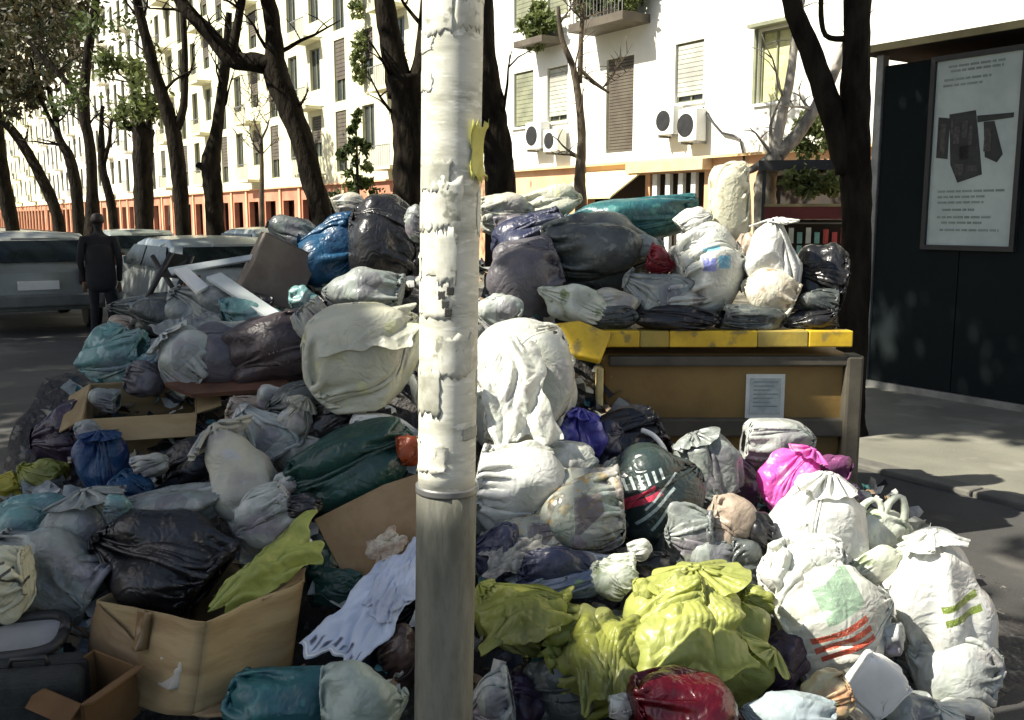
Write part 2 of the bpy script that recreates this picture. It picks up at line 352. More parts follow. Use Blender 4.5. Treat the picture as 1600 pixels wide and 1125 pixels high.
# left blocks
def grid_block(label, px0, px1, H, m, seed, pitch=2.75):
    u0 = q_hit(px0, 300, QF)[0] if px0 is not None else -250; u1 = q_hit(px1, 300, QF)[0] - .02
    rnd = random.Random(seed); holes = []; u = u0 + .8
    while u < u1 - 1.6:
        for k in range(int((H - 4) / 3.0)):
            tall = (int(u / pitch) % 3 == 1)
            holes.append([u, u + 1.15, 4.35 + 3*k - (.75 if tall else 0), 6.2 + 3*k])
        u += pitch
    root = building(label, u0, u1, H, m, holes)
    protos = {}
    for hh in holes:
        key = round(hh[3] - hh[2], 2)
        if key not in protos:
            f = window(root, [0, 1.15, 0, key], 'x', False)
            mm = MB(); n = 10
            for i in range(n): mm.box(.052, 1.098, .05, .09, key*.35 + key*.65*i/n+.01, key*.35+key*.65*(i+1)/n-.01)
            mm.build('shutter', M_shutb, f); f.location = (hh[0], 0, hh[2]); protos[key] = f
        else:
            f = protos[key].copy(); COL.objects.link(f); f.location = (hh[0], 0, hh[2])
            if hh[0] > -60:
                for ch in protos[key].children:
                    if ch.name.startswith('pane') or rnd.random() < .6:
                        c = ch.copy(); COL.objects.link(c); c.parent = f
    # balconies
    pr = None; u = u0 + pitch + .6
    while u < u1 - 2.2:
        if int((u-u0) / pitch) % 3 == 1:
            for k in range(int((H - 4) / 3.0)):
                if pr is None:
                    pr = MB().box(-.3, 1.5, -.8, -.003, 0, .14).build('balcony', m, root)
                    rb = MB().box(-.3, 1.5, -.8, -.77, .9, .94)
                    for i in range(10): rb.box(-.29+.195*i, -.27+.195*i, -.795, -.775, .142, .898)
                    rb.build('railing', M_metal, pr)
                    pr.location = (u, 0, 3.45 + 3*k)
                else:
                    c = pr.copy(); COL.objects.link(c); c.location = (u, 0, 3.45 + 3*k)
                    c2 = pr.children[0].copy(); COL.objects.link(c2); c2.parent = c
        u += pitch
    # ground floor: painted piers between dark shops
    piers = []; u = u0 + .3; gh = []
    while u < u1 - 2.4: gh.append([u + .6, u + 2.1, .13, 2.45]); u += 2.6
    wall_holes(u0, u1, .12, 3.05, gh).build('shop_wall', M_red, root)
    MB().box(u0, u1, -.15, .3, 3.052, 3.118).build('ledge', M_peach, root)
    MB().box(u0+.2, u1-.2, .5, .6, .13, 3.0).build('shop_interior', mat('brown_shopfront', (.10, .035, .02), .7, (.03, .02, .015), 1.5, bump=0), root)
    pp = None
    for g in gh:
        if pp is None: pp = MB().box(-.12, .12, -.08, -.003, .13, 3.04).build('pier', M_peach, root); pp.location.x = g[0] - .3
        else: c = pp.copy(); COL.objects.link(c); c.location.x = g[0] - .3
    return root
B2 = grid_block('pale yellow apartment block with terracotta ground floor behind the row of trees', 250, 715, 27.5, M_wall2, 2)
B3 = grid_block('farthest cream apartment block behind the leftmost trees', 70, 249, 27, M_wall, 3)
B4 = grid_block('long distant apartment block closing the street at far left', None, 69, 26, M_wall2, 4, pitch=4.2)
vine = leaves('climbing_plant', [((q_hit(572, 100, QF)[0], -.3, z), (.35, .3, .7)) for z in (7.4, 8.0, 8.8, 9.9, 11, 12)], 2600, M_leafy, size=(.06, .13), seed=8)
vine.location = Q(0, QF); vine.rotation_euler.z = RZ; tag(vine, 'tall green climbing plant on the pale facade left of the striped pole', 'plant')

# ------------------------------------------------------------------ trees
def smooth_path(pts, n=6):
    out = []; m = len(pts)
    for i in range(m - 1):
        p0, p1, p2, p3 = pts[max(i-1, 0)], pts[i], pts[i+1], pts[min(i+2, m-1)]
        for k in range(n):
            t = k / n
            out.append(tuple(.5 * ((2*b) + (-a+c)*t + (2*a-5*b+4*c-d)*t*t + (-a+3*b-3*c+d)*t**3) for a, b, c, d in zip(p0, p1, p2, p3)))
    out.append(tuple(pts[-1])); return out
def limb(mb, chain, D, toground=False, seed=0, D2=None):
    """chain of (px, py, half-width px); D2 = distance reached at the chain's end"""
    pts = []
    for i, (x, y, r) in enumerate(chain):
        d = D if D2 is None else D + (D2 - D) * i / (len(chain) - 1)
        p = P(x, y, d); pts.append((*p, r * scale(y, d)))
    if toground:
        x, y, z, r = pts[0]
        pts = [(x, y, 0.0, r * 1.45), (x, y, .35, r * 1.1)] + ([(x, y, z, r)] if z > .8 else []) + pts[1:]
    sm = smooth_path(pts, 5); rnd = random.Random(seed)
    mb.tube([p[:3] for p in sm], [max(.006, p[3]) for p in sm], 12, wob=.16, rnd=rnd)
def tree(label, D, chains, bark=None, crown=None, lf=None, n=1800, seed=1, group='trees along the street', cat='tree', name='plane_tree', size=(.07, .15)):
    bark = bark or M_bark
    base = P(chains[0][0][0], 340, D); base.z = 0
    root = empty(name, base); tag(root, label, cat, group)
    inv = Vector((-base.x, -base.y, 0))
    for i, ch in enumerate(chains):
        m = MB(); limb(m, ch, D, i == 0, seed + i); m.v = [v + inv for v in m.v]
        m.build('trunk' if i == 0 else 'limb', bark, root, True)
    if crown:
        bl = [(tuple(P(x, y, d) + inv), rr) for (x, y, d, rr) in crown]
        leaves('crown', bl, n, lf or M_leaf, root, size=size, seed=seed)
    rt = random.Random(seed * 3 + 1); tw = MB()
    for ch in chains:
        if len(ch) < 3 or D < 8: continue
        for _ in range(4 if D < 20 else 6):
            k_ = rt.randrange(1, len(ch) - 1) if len(ch) > 3 else 1; x, y, r_ = ch[k_]; x += (ch[k_+1][0] - x) * .5; y += (ch[k_+1][1] - y) * .5
            if y > 250: continue
            L_ = rt.uniform(50, 130) * (14 / D) ** .5; an = rt.uniform(.3, 1.1) * rt.choice([-1, 1]); pts = [(x, y)]
            for q_ in range(5): an += rt.uniform(-.35, .35); pts.append((pts[-1][0] + math.sin(an) * L_ / 5, pts[-1][1] - abs(math.cos(an)) * L_ / 5))
            dd = rt.uniform(-.6, .6); W_ = [P(a_, b_, D + dd * i_ / 5) + inv for i_, (a_, b_) in enumerate(pts)]
            tw.tube(W_, [max(.006, min(r_ * .3, 4) * scale(300, D) * (1 - .16 * i_)) for i_ in range(6)], 6)
            for q_ in (2, 3, 4):
                a2 = rt.uniform(-1.2, 1.2); x2, y2 = pts[q_]; l2 = L_ * .35
                tw.tube([P(x2, y2, D + dd * q_ / 5) + inv, P(x2 + math.sin(a2) * l2 * .5, y2 - math.cos(a2) * l2 * .5, D) + inv, P(x2 + math.sin(a2 * 1.2) * l2, y2 - math.cos(a2 * 1.2) * l2, D) + inv], [.012, .009, .005], 5)
    if tw.v: tag(tw.build('twigs', bark, root, True), kind='stuff')
    return root
# the row beyond the parked cars
tree('big dark trunk just left of the pole, forking high up', 12.6, [[(638, 335, 25), (640, 240, 25), (638, 170, 27), (634, 120, 31)], [(628, 150, 22), (612, 70, 18), (598, -10, 15), (585, -90, 12)], [(645, 150, 17), (660, 90, 13), (668, 0, 11), (675, -90, 8)]],
     crown=[(600, -380, 12.6, 2.2), (700, -450, 13, 2.4)], n=3500, seed=11)
tree('dark trunk seen just right of the pole', 11, [[(782, 320, 24), (778, 240, 23), (768, 170, 22), (756, 90, 20), (752, 0, 19), (748, -90, 16)], [(752, -40, 9), (800, -160, 6)]],
     crown=[(740, -430, 11, 2.1), (860, -500, 11.2, 2.0)], n=3500, seed=12)
tree('leaning dark trunk with long side limb, left of the blue bag', 15, [[(505, 350, 17), (490, 290, 17), (470, 215, 18), (445, 150, 19), (430, 110, 19), (428, 60, 13), (420, 5, 12), (400, -70, 10)], [(436, 105, 15), (400, 98, 15), (362, 92, 13), (325, 50, 11), (290, 12, 10), (262, -30, 8)], [(360, 90, 8), (370, 45, 7), (380, -15, 6)]],
     crown=[(400, -330, 15, 2.4), (250, -260, 15, 2.2)], n=3800, seed=13)
tree('slim dark trunk bulging at mid height, under the long side limb', 20, [[(337, 360, 14), (333, 300, 14), (330, 255, 15), (337, 215, 10), (343, 170, 8), (352, 105, 7), (358, 20, 5)], [(330, 270, 9), (312, 258, 5), (308, 262, 3)]], crown=[(360, -230, 20, 2.6)], n=2000, seed=14)
tree('dark trunk forking into long left limb, third from the pole', 22, [[(287, 368, 12), (281, 290, 12), (272, 215, 12), (262, 175, 11), (244, 120, 9), (228, 60, 8), (214, 0, 7), (205, -50, 6)], [(275, 200, 8), (287, 165, 6), (289, 90, 5), (286, 20, 4), (280, -40, 3)]], crown=[(200, -200, 22, 2.8), (300, -200, 22, 2.3)], n=3000, seed=15)
tree('stout dark cut trunk wrapped in ivy at its top', 25, [[(226, 362, 14), (224, 300, 15), (223, 240, 15), (225, 200, 16)], [(222, 205, 8), (212, 150, 4), (205, 110, 2)], [(230, 205, 6), (240, 160, 3)]], crown=[(222, 160, 25, (.95, .7, .9)), (200, 110, 25, (.7, .5, 1.0))], n=900, seed=16, lf=M_leafy)
tree('slender trunk crossed by side branch, beside the parked grey car', 28, [[(178, 352, 7), (172, 310, 7), (160, 262, 6), (158, 210, 4), (160, 165, 3)], [(160, 262, 4), (170, 225, 3), (175, 180, 2)]], crown=[(165, 60, 28, 1.5), (120, 150, 28, 1.0)], n=420, seed=17)
tree('tall straight trunk with limb reaching left into dark leaves', 30, [[(146, 400, 15), (144, 300, 9), (141, 230, 8), (131, 170, 8), (138, 80, 7), (150, 0, 6), (155, -50, 5)], [(132, 168, 6), (105, 130, 5), (72, 95, 4), (40, 60, 3)]], crown=[(120, -190, 30, 4.2)], n=3200, seed=18)
tree('thin crooked trunk under dark leaves at the far left', 33, [[(124, 352, 9), (118, 290, 9), (108, 245, 8), (92, 215, 6), (84, 170, 4), (70, 120, 3)], [(92, 215, 4), (62, 150, 3), (48, 90, 2)]], crown=[(60, 75, 33, (1.9, 1.6, 1.2)), (100, -40, 33, 2.1), (30, 150, 33, (1, 1, .7))], n=2200, seed=19, lf=M_leafd, size=(.08, .18))
tree('leaning trunk rising to the upper left edge', 37, [[(92, 350, 9), (80, 310, 9), (50, 250, 8), (20, 205, 7), (-20, 165, 6)]], crown=[(-10, 90, 37, 2.5), (30, 30, 37, 2.2)], n=2400, seed=20, lf=M_leafd, size=(.1, .2))
tree('dark trunk cut by the left edge, below the leaf mass', 40, [[(22, 370, 10), (10, 310, 12), (-4, 240, 13), (-12, 150, 12), (-5, 60, 10), (30, 0, 6)]], crown=[(20, 30, 40, (2.8, 2, 2.3)), (80, 15, 40, (1.6, 1.8, 1.1)), (-30, 95, 40, (2.2, 2, 1.8)), (50, -90, 40, 3.5)], n=5200, seed=21, lf=M_leafd, size=(.12, .26))
tree('thick black trunk between the loaded bin and the kiosk, with long limb leaning left', 6.9, [[(1337, 420, 22), (1338, 300, 23), (1335, 200, 24), (1338, 90, 21), (1340, 0, 20), (1342, -90, 16)], [(1322, 270, 16), (1300, 180, 18), (1270, 90, 17), (1242, 20, 15), (1222, -60, 12)], [(1330, 60, 5), (1290, 55, 4), (1283, 0, 4), (1295, -50, 3)]],
     crown=[(1330, -500, 7, 1.5), (1180, -560, 7, 1.4)], n=3200, seed=22)
tree('thin bare sapling before the white facade', 21, [[(908, 330, 10), (906, 280, 9), (909, 220, 7), (905, 160, 6), (895, 105, 5), (878, 60, 4), (872, 10, 3)], [(906, 130, 4), (908, 60, 4), (912, 5, 3)], [(908, 110, 3), (930, 130, 3), (952, 145, 2)]], bark=M_barkbrown, crown=[(890, -160, 21, 1.4)], n=500, seed=23)
tree('pale grey twin-stemmed tree before the shops', 14.5, [[(1195, 330, 17), (1196, 290, 17), (1205, 255, 14), (1215, 235, 12)], [(1208, 250, 9), (1220, 190, 8), (1235, 120, 7), (1245, 40, 6), (1262, -40, 5)], [(1214, 244, 11), (1250, 205, 10), (1290, 140, 9), (1325, 60, 7), (1350, -40, 6)], [(1212, 240, 6), (1180, 262, 6), (1160, 272, 4)]], bark=M_barkpale, crown=[(1250, -260, 14.5, 1.3), (1370, -240, 14.5, 1.3)], n=900, seed=24)
tree('thin young street tree with forked top among the trunks', 27, [[(409, 345, 4), (409, 270, 3.5), (408, 215, 3)], [(408, 218, 2.2), (400, 198, 1.6), (396, 186, 1)], [(408, 218, 2.2), (417, 200, 1.6), (420, 188, 1)]], bark=M_barkbrown, seed=25)
# conifer
base = P(560, 340, 26); base.z = 0
con = empty('conifer', base); tag(con, 'small dark conifer standing between two trunks left of the pole', 'tree')
MB().tube([(0, 0, 0), (0, 0, 2), (0, 0, 4.3)], [.09, .06, .01], 8).build('trunk', M_bark, con)
leaves('crown', [((0, 0, z), ((4.4 - z) * .3 + .08,) * 2 + (.22,)) for z in np.arange(1.9, 4.3, .26)], 1500, M_leaf, con, size=(.06, .14), seed=31)
# shrubs by the stall
for lab, (x, y, d, rr), n, mt, sd_ in (('pale leafy shrub above the stall roof between grey stems and black trunk', (1278, 208, 15.5, (.45, .4, .38)), 1500, M_leafy, 32),
                                  ('pale flowering plant on top of the stall counter roof', (1272, 282, 13.6, (.45, .3, .17)), 1300, M_leafy, 33)):
    pp = P(x, y, d); o = leaves('shrub', [((0, 0, 0), rr)], n, mt, size=(.03, .08), seed=sd_); o.location = pp; tag(o, lab, 'plant')

# unseen near side trees added to cast shade on road, heap and kiosk
def added_shade_tree(label, trunk, targets, seed, n, H=8.5):
    root = empty('plane_tree', (trunk[0], trunk[1], 0)); tag(root, label, 'tree', 'unseen trees added to cast shade')
    m = MB().tube([(0, 0, 0), (0, 0, .4), (.1, 0, 3), (0, .1, H - 2.5)], [.3, .2, .17, .14], 12, wob=.1); m.build('trunk', M_bark, root, True)
    bl = []
    for (x, y, r) in targets:           # points of the ground where this crown's shade falls
        c = Vector((x, y, 0)) + S * (H / S.z) - Vector((trunk[0], trunk[1], 0)); bl.append((tuple(c), (r, r, r * .45)))
        mid = Vector((c.x * .4, c.y * .4, H - 1.2)); MB().tube(smooth_path([(0, .1, H - 2.6), tuple(mid), tuple(c)], 4), .05, 8).build('limb', M_bark, root, True)
    leaves('crown', bl, n * len(bl), M_leaf, root, size=(.09, .17), seed=seed, clump=.34)
added_shade_tree('unseen tree added behind the camera to shade the left of the heap', (-9.5, .5), [(-1.1, 3.3, 1.35), (-2.9, 4.4, 1.8), (-1.0, 5.2, 1.2), (-.1, 2.35, .55), (-.2, 3.6, .7), (-2.2, 6.2, 1.3), (-3.4, 2.4, 1.5), (-.95, 1.5, 1.4)], 41, 3000)
added_shade_tree('unseen tree added to shade the road by the parked cars', (-15, 5.5), [(-4.2, 7.4, 2.2), (-7.6, 9.5, 2.4), (-3.9, 9.3, 1.6), (-5.6, 8.6, 1.6), (-5.8, 11.5, 1.8), (-4.5, 11, 2.4), (-8.5, 13.5, 2.6), (-1.2, 8.6, 2.0)], 42, 2600)
added_shade_tree('unseen tree added to shade the row of trunks', (-14, 11), [(-.5, 12, 2.4), (-4, 15.5, 2.6), (-8, 18, 2.8), (3, 10.6, 2.0), (-3.0, 20, 2.8)], 43, 2400)
added_shade_tree('unseen tree added to shade the kiosk', (-8, 4.2), [(4.3, 7.8, 1.3), (6.0, 8.2, 1.2), (5.2, 10, 1.3), (2.9, 7.7, .55)], 44, 2600)
added_shade_tree('unseen tree added to shade the right pavement', (-7, -1.5), [(3.55, 3.0, 1.2), (3.5, 4.1, .8), (5, 3.9, 1.2), (1.72, 5.0, .35)], 45, 2600)

# ------------------------------------------------------------------ kiosk on the right
QK = 7.75
ku0 = q_hit(1366, 340, QK)[0]; ku1 = ku0 + 4.2
ztop = q_hit(1370, 84, QK)[1]
kio = empty('news_kiosk', Q(0, QK, .03), RZ); tag(kio, 'dark street kiosk with lit poster on its side behind the trunk', 'kiosk')
zt = ztop - .03; pu0 = q_hit(1458, 240, QK)[0]; pu1 = q_hit(1592, 240, QK)[0]; pz1 = q_hit(1530, 88, QK)[1] - .03; pz0 = q_hit(1520, 384, QK)[1] - .03
n = 5; wd = (ku1 - ku0 - .06) / n
MB().box(ku0+.03, ku1-.03, .06, 1.9, .062, zt-.12).build('body', M_kiosk, kio)
for i in range(n): bevel(MB().box(ku0+.03+wd*i+.004, ku0+.03+wd*(i+1)-.004, .0, .058, .062, zt-.12).build('panel', M_kiosk, kio), .004)
bevel(MB().box(ku0-.05, ku0+.028, -.03, .06, 0, zt-.02).build('post', M_metal, kio), .01)
MB().box(ku0-.02, ku1, -.03, 1.95, 0, .06).build('plinth', M_metal, kio)
MB().box(ku0-.2, ku1+.3, -.12, 2.1, zt-.005, zt+.05).build('roof', M_kiosk, kio)
MB().box(ku0-.2, ku1+.3, -.145, -.122, zt-.005, zt+.055).build('roof_edge', M_olive, kio)
fr = MB().box(pu0-.04, pu0, -.05, -.002, pz0-.04, pz1+.04).box(pu1, pu1+.04, -.05, -.002, pz0-.04, pz1+.04).box(pu0, pu1, -.05, -.002, pz1, pz1+.04).box(pu0, pu1, -.05, -.002, pz0-.04, pz0)
fr.build('poster_frame', M_black, kio)
M_paper = mat('poster_paper', (0.46, 0.52, 0.49), 0.6, (0.38, 0.44, 0.42), 3, bump=0.05)
M_ink = mat('poster_ink', (0.012, 0.014, 0.014), 0.6, (0.03, 0.034, 0.03), 9, bump=0)
M_ink3 = mat('poster_brown_ink', (0.06, 0.055, 0.05), 0.5, (0.02, 0.02, 0.02), 30, bump=0)
M_ink2 = mat('poster_grey_ink', (0.24, 0.29, 0.27), 0.5, bump=0)
pos = MB().box(pu0+.001, pu1-.001, -.02, -.003, pz0+.001, pz1-.001).build('poster', M_paper, kio)
W = pu1 - pu0; Hh = pz1 - pz0
def pq(a, b, c, d, m, y=-.024, name='printed_mark'):
    MB().box(pu0+W*a, pu0+W*b, y, -.0205, pz1-Hh*d, pz1-Hh*c).build(name, m, pos)
def ppoly(pts, m, nm='printed_mark'):
    q = MB(); q.slab([Vector((pu0+W*a, -.0205, pz1-Hh*b)) for a, b in pts], .003); 
    # outward face
    q.build(nm, m, pos)
ppoly([(.06, .30), (.06, .52), (.2, .53), (.2, .31)], M_ink); ppoly([(.19, .29), (.24, .56), (.34, .66), (.62, .62), (.58, .50), (.5, .28)], M_ink)
ppoly([(.52, .31), (.53, .345), (.93, .335), (.93, .31)], M_ink); ppoly([(.6, .345), (.64, .53), (.78, .56), (.84, .52), (.72, .345)], M_ink); ppoly([(.33, .47), (.35, .54), (.46, .53), (.44, .46)], M_ink3)
for k_, (a_, b_, c_, d_) in enumerate(((.1, .34, .16, .5), (.26, .36, .33, .45), (.36, .33, .42, .42), (.3, .56, .4, .62), (.45, .57, .56, .6), (.62, .38, .7, .5), (.22, .31, .25, .4), (.44, .36, .48, .46))):
    MB().box(pu0+W*a_, pu0+W*c_, -.0255, -.0237, pz1-Hh*d_, pz1-Hh*b_).build('printed_mark', M_ink3, pos)
rnd = random.Random(5)
for i, b in enumerate((.03, .055, .1, .13, .7, .73, .76, .8, .84, .87, .91)):
    a = .08 + rnd.random() * .1; c = .55 + rnd.random() * .35
    x = a
    while x < c:
        l = rnd.uniform(.04, .12); pq(x, min(c, x + l), b, b + .012, M_ink2); x += l + .02

# ------------------------------------------------------------------ stall behind the trunk
st = empty('market_stall', P(1265, 340, 13.6) * 1); st.location.z = .03; st.rotation_euler.z = R(-14); tag(st, 'small street stall with dark roof and red fascia behind the trunk', 'stall')
M_redd = mat('dark_red_fascia', (0.12, 0.015, 0.012), 0.6, bump=0.1)
MB().box(-.72, .72, -.1, 1.6, 2.22, 2.36).build('roof', M_black, st)
MB().box(-.62, .55, -.06, -.0, 1.55, 1.72).build('fascia', M_redd, st)
MB().box(-.62, .55, -.07, 1.4, 1.722, 1.76).build('shelf', M_olive, st)
for x in (-.66, .6): MB().box(x, x+.05, -.05, .0, 0, 2.22).build('post', M_white if x > 0 else M_black, st)
MB().box(-.6, .55, .5, 1.5, 0, 1.54).build('cabinet', M_dark, st)
rnd = random.Random(9)
M_pk = [mat('packet_white', (0.7, 0.72, 0.66), 0.4, bump=0), mat('packet_teal', (0.25, 0.5, 0.45), 0.4, bump=0), mat('packet_red', (0.5, 0.08, 0.07), 0.4, bump=0), mat('packet_green', (0.1, 0.2, 0.1), .4, bump=0)]
for i in range(18):
    x = -.5 + (i % 9) * .12; z = 1.2 - (i // 9) * .26; hh = rnd.uniform(.12, .24)
    bevel(MB().box(x, x + .07, .38, .42, z, z + hh).build('packet', M_pk[rnd.choice([0, 0, 0, 1, 1, 2, 3])], st), .004)
MB().box(-.55, .5, .40, .41, 1.48, 1.5).build('hanging_rail', M_metal, st)

# ------------------------------------------------------------------ parked cars
def wheel(par, x, y, s):
    t = MB().tube([(x - .1*s, y, .31), (x + .1*s, y, .31)], .31, 24).build('wheel', M_black, par); bevel(t, .03)
    MB().tube([(x + .07*s, y, .31), (x + .115*s, y, .31)], .19, 16).build('rim', M_metal, t)
def car(label, px, D, paint, H=1.45, W=1.72, L=4.0, rot=0):
    base = P(px, 340, D); base.z = 0.0
    root = empty('parked_car', base, RZ - math.pi / 2 + math.pi / 2 + rot); tag(root, label, 'car', 'cars parked along the far kerb')
    root.rotation_euler.z = math.atan2(DV.y, DV.x) - math.pi / 2 + rot   # local +Y runs up the street: the rear faces the camera
    prof = [(0, .32), (-.03, .55), (0, .85), (.05, .95), (.32, H - .08), (.55, H), (2.0, H), (2.35, H - .06), (3.0, .98), (3.85, .82), (4.0, .6), (3.98, .32)]
    prof = [(y * L / 4, z) for y, z in prof]
    def hw(z): return W / 2 * (1 if z < .9 else 1 - .2 * (z - .9) / (H - .9))
    ys = []; m = MB(); n = len(prof); cols = 9
    for j in range(cols):
        a = -1 + 2 * j / (cols - 1)
        for (y, z) in prof:
            bow = .10 * (abs(a) ** 3); yy = y + (bow if y < L/2 else -bow)
            m.v.append(Vector((a * hw(z), yy, z - (.03 * a * a if z > .9 else 0))))
    for j in range(cols - 1):
        for i in range(n): k = (i + 1) % n; m.f.append((j*n + i, (j+1)*n + i, (j+1)*n + k, j*n + k))
    m.f.append(tuple(range(n - 1, -1, -1))[::-1]); m.f.append(tuple((cols-1)*n + i for i in range(n - 1, -1, -1)))
    b = m.build('body', paint, root); bevel(b, .03, 2)
    # glass: rear, front, sides (sheets a little proud)
    def ring(z0, z1, y0, y1, inset=.1):
        return [Vector((-hw(z0)+inset, y0, z0)), Vector((hw(z0)-inset, y0, z0)), Vector((hw(z1)-inset, y1, z1)), Vector((-hw(z1)+inset, y1, z1))]
    MB().slab(ring(1.0, H-.12, .045, .255), .008).build('rear_window', M_cg, root)
    MB().slab([p for p in ring(1.03, H-.1, 2.93*L/4, 2.42*L/4)][::-1], .008).build('windscreen', M_cg, root)
    for s in (-1, 1):
        q = [Vector((s*(hw(.98)+.002), y0, z)) if z < 1.1 else Vector((s*(hw(z)+.002), y0, z)) for y0, z in ((.35, .98), (1.55, .98), (1.55, H-.12), (.6, H-.12))]
        q2 = [Vector((s*(hw(z)+.002), y0, z)) for y0, z in ((1.62, .98), (2.75*L/4, .98), (2.3*L/4, H-.12), (1.62, H-.12))]
        for qq in (q, q2): MB().slab(qq if s > 0 else qq[::-1], .006).build('side_window', M_cg, root)
        MB().box(s*W*.36-.1, s*W*.36+.1, -.045, .03, .68, .92).build('tail_light', M_tail, root)
        MB().box(s*W*.5-.02, s*W*.5+.12*s if s > 0 else s*W*.5+.02, 2.4*L/4, 2.5*L/4, .98, 1.08).build('mirror', paint, root)
        wheel(root, s*(W/2-.08), .72*L/4, s); wheel(root, s*(W/2-.08), 3.3*L/4, s)
    bevel(MB().box(-W*.47, W*.47, -.1, .06, .38, .56).build('bumper', M_bump, root), .03)
    MB().box(-.26, .26, -.05, -.034, .62, .74).build('number_plate', M_white, root)
    MB().box(-.3, .3, -.04, .1, H-.1, H-.075).build('spoiler', paint, root)
    return root
M_cg = mat('car_glass', (0.008, 0.012, 0.013), 0.25, bump=0); M_cg.node_tree.nodes['Principled BSDF'].inputs['Specular IOR Level'].default_value = .3
M_tail = mat('tail_lens', (0.07, 0.012, 0.01), 0.3, bump=0); M_bump = mat('bumper_plastic', (0.16, 0.16, 0.15), .5, bump=0.1)
pw = mat('silver_paint', (0.22, 0.23, 0.215), 0.3, (0.18, 0.19, 0.175), 2, bump=0, coat=.5); pg = mat('grey_green_paint', (0.20, 0.22, 0.19), 0.3, bump=0, coat=.5); pl = mat('pale_blue_paint', (0.26, 0.29, 0.29), 0.3, bump=0, coat=.5)
car('silver estate car at left edge, its rear to the camera', 52, 13.2, pw, 1.40, 1.75)
car('small rounded grey car beyond the silver one, right of the slim trunk', 228, 19.5, pg, 1.36, 1.55, 3.4)
car('pale car half hidden behind the heap, roof shining', 372, 11.8, pl, 1.36, 1.66)
car('farther dark car between the trunks behind the heap', 470, 17.5, pg, 1.42, 1.7)
# someone standing by the silver car, seen from behind
pr_ = P(152, 340, 12.4); pr_.z = 0
M_coat = mat('dark_cloth', (.012, .011, .013), .9, (.02, .018, .02), 6, bump=.3); M_skin = mat('skin', (.32, .18, .12), .6, bump=.05); M_hair = mat('dark_hair', (.02, .012, .008), .6, bump=.5, bscale=60)
def skin_ok(name, pts, edges, m, parent=None, root=0):
    me = bpy.data.meshes.new('t'); me.from_pydata([p[:3] for p in pts], edges, []); o = bpy.data.objects.new(name, me); COL.objects.link(o)
    import bmesh
    bm = bmesh.new(); bm.from_mesh(me); ly = bm.verts.layers.skin.verify(); bm.verts.ensure_lookup_table()
    for k_, p in enumerate(pts):
        r_ = p[3] if hasattr(p[3], '__len__') else (p[3], p[3]); bm.verts[k_][ly].radius = r_; bm.verts[k_][ly].use_root = (k_ == root)
    bm.to_mesh(me); bm.free(); o.modifiers.new('skin', 'SKIN').use_smooth_shade = True
    sb_ = o.modifiers.new('sub', 'SUBSURF'); sb_.levels = 2; sb_.render_levels = 2; me.materials.append(m); me.name = name
    if parent: o.parent = parent
    return o
skirt = [(0, 0, 1.32, (.20, .12)), (0, 0, 1.1, (.19, .135)), (0, 0, .85, (.20, .15)), (0, 0, .62, (.215, .16))]
B_ = [(0, 0, .93, (.15, .11)), (0, 0, 1.1, (.145, .10)), (0, .01, 1.28, (.175, .115)), (0, 0, 1.36, (.12, .08)), (0, -.01, 1.42, (.052, .055)), (0, 0, 1.48, (.055, .06)), (0, 0, 1.55, (.072, .088)), (0, 0, 1.62, (.055, .07)),
      (-.085, 0, .84, .085), (-.10, -.01, .47, .058), (-.11, .02, .10, .042), (-.115, -.11, .035, .036), (.085, 0, .84, .085), (.10, -.03, .47, .058), (.12, .03, .10, .042), (.13, -.10, .035, .036),
      (-.19, 0, 1.32, .062), (-.235, .03, 1.06, .046), (-.22, -.06, .85, .035), (-.215, -.08, .77, .03), (.19, 0, 1.32, .062), (.235, .03, 1.06, .046), (.215, -.07, .86, .035), (.21, -.09, .78, .03)]
E_ = [(0,1),(1,2),(2,3),(3,4),(4,5),(5,6),(6,7),(0,8),(8,9),(9,10),(10,11),(0,12),(12,13),(13,14),(14,15),(2,16),(16,17),(17,18),(18,19),(2,20),(20,21),(21,22),(22,23)]
per = skin_ok('person', B_, E_, M_coat); per.location = pr_; per.rotation_euler.z = R(200); tag(per, 'person in a dark coat and trousers standing beside the silver car', 'person')
for sx_, bx2 in ((-1, 19), (1, 23)):
    hx, hy, hz = B_[bx2][:3]; fing = [(hx, hy, hz, .022), (hx, hy - .01, hz - .05, .026)] + [(hx + (f_ - 1.5) * .012, hy - .02, hz - .10 - .008 * (f_ in (1, 2)), .008) for f_ in range(4)] + [(hx + (f_ - 1.5) * .013, hy - .035, hz - .135, .007) for f_ in range(4)] + [(hx - sx_ * .03, hy - .03, hz - .07, .009), (hx - sx_ * .035, hy - .045, hz - .1, .008)]
    skin_ok('hand', fing, [(0, 1)] + [(1, 2 + f_) for f_ in range(4)] + [(2 + f_, 6 + f_) for f_ in range(4)] + [(1, 10), (10, 11)], M_skin, per)
skin_ok('coat', skirt, [(0, 1), (1, 2), (2, 3)], M_coat, per)
hd = skin_ok('head', [(0, 0, 1.46, (.055, .058)), (0, 0, 1.54, (.082, .098)), (0, 0, 1.62, (.078, .092)), (0, -.085, 1.545, (.014, .012))], [(0, 1), (1, 2), (1, 3)], M_skin, per)
skin_ok('hair', [(0, .03, 1.50, (.086, .085)), (0, .022, 1.60, (.095, .105)), (0, .01, 1.66, (.06, .07))], [(0, 1), (1, 2)], M_hair, per)

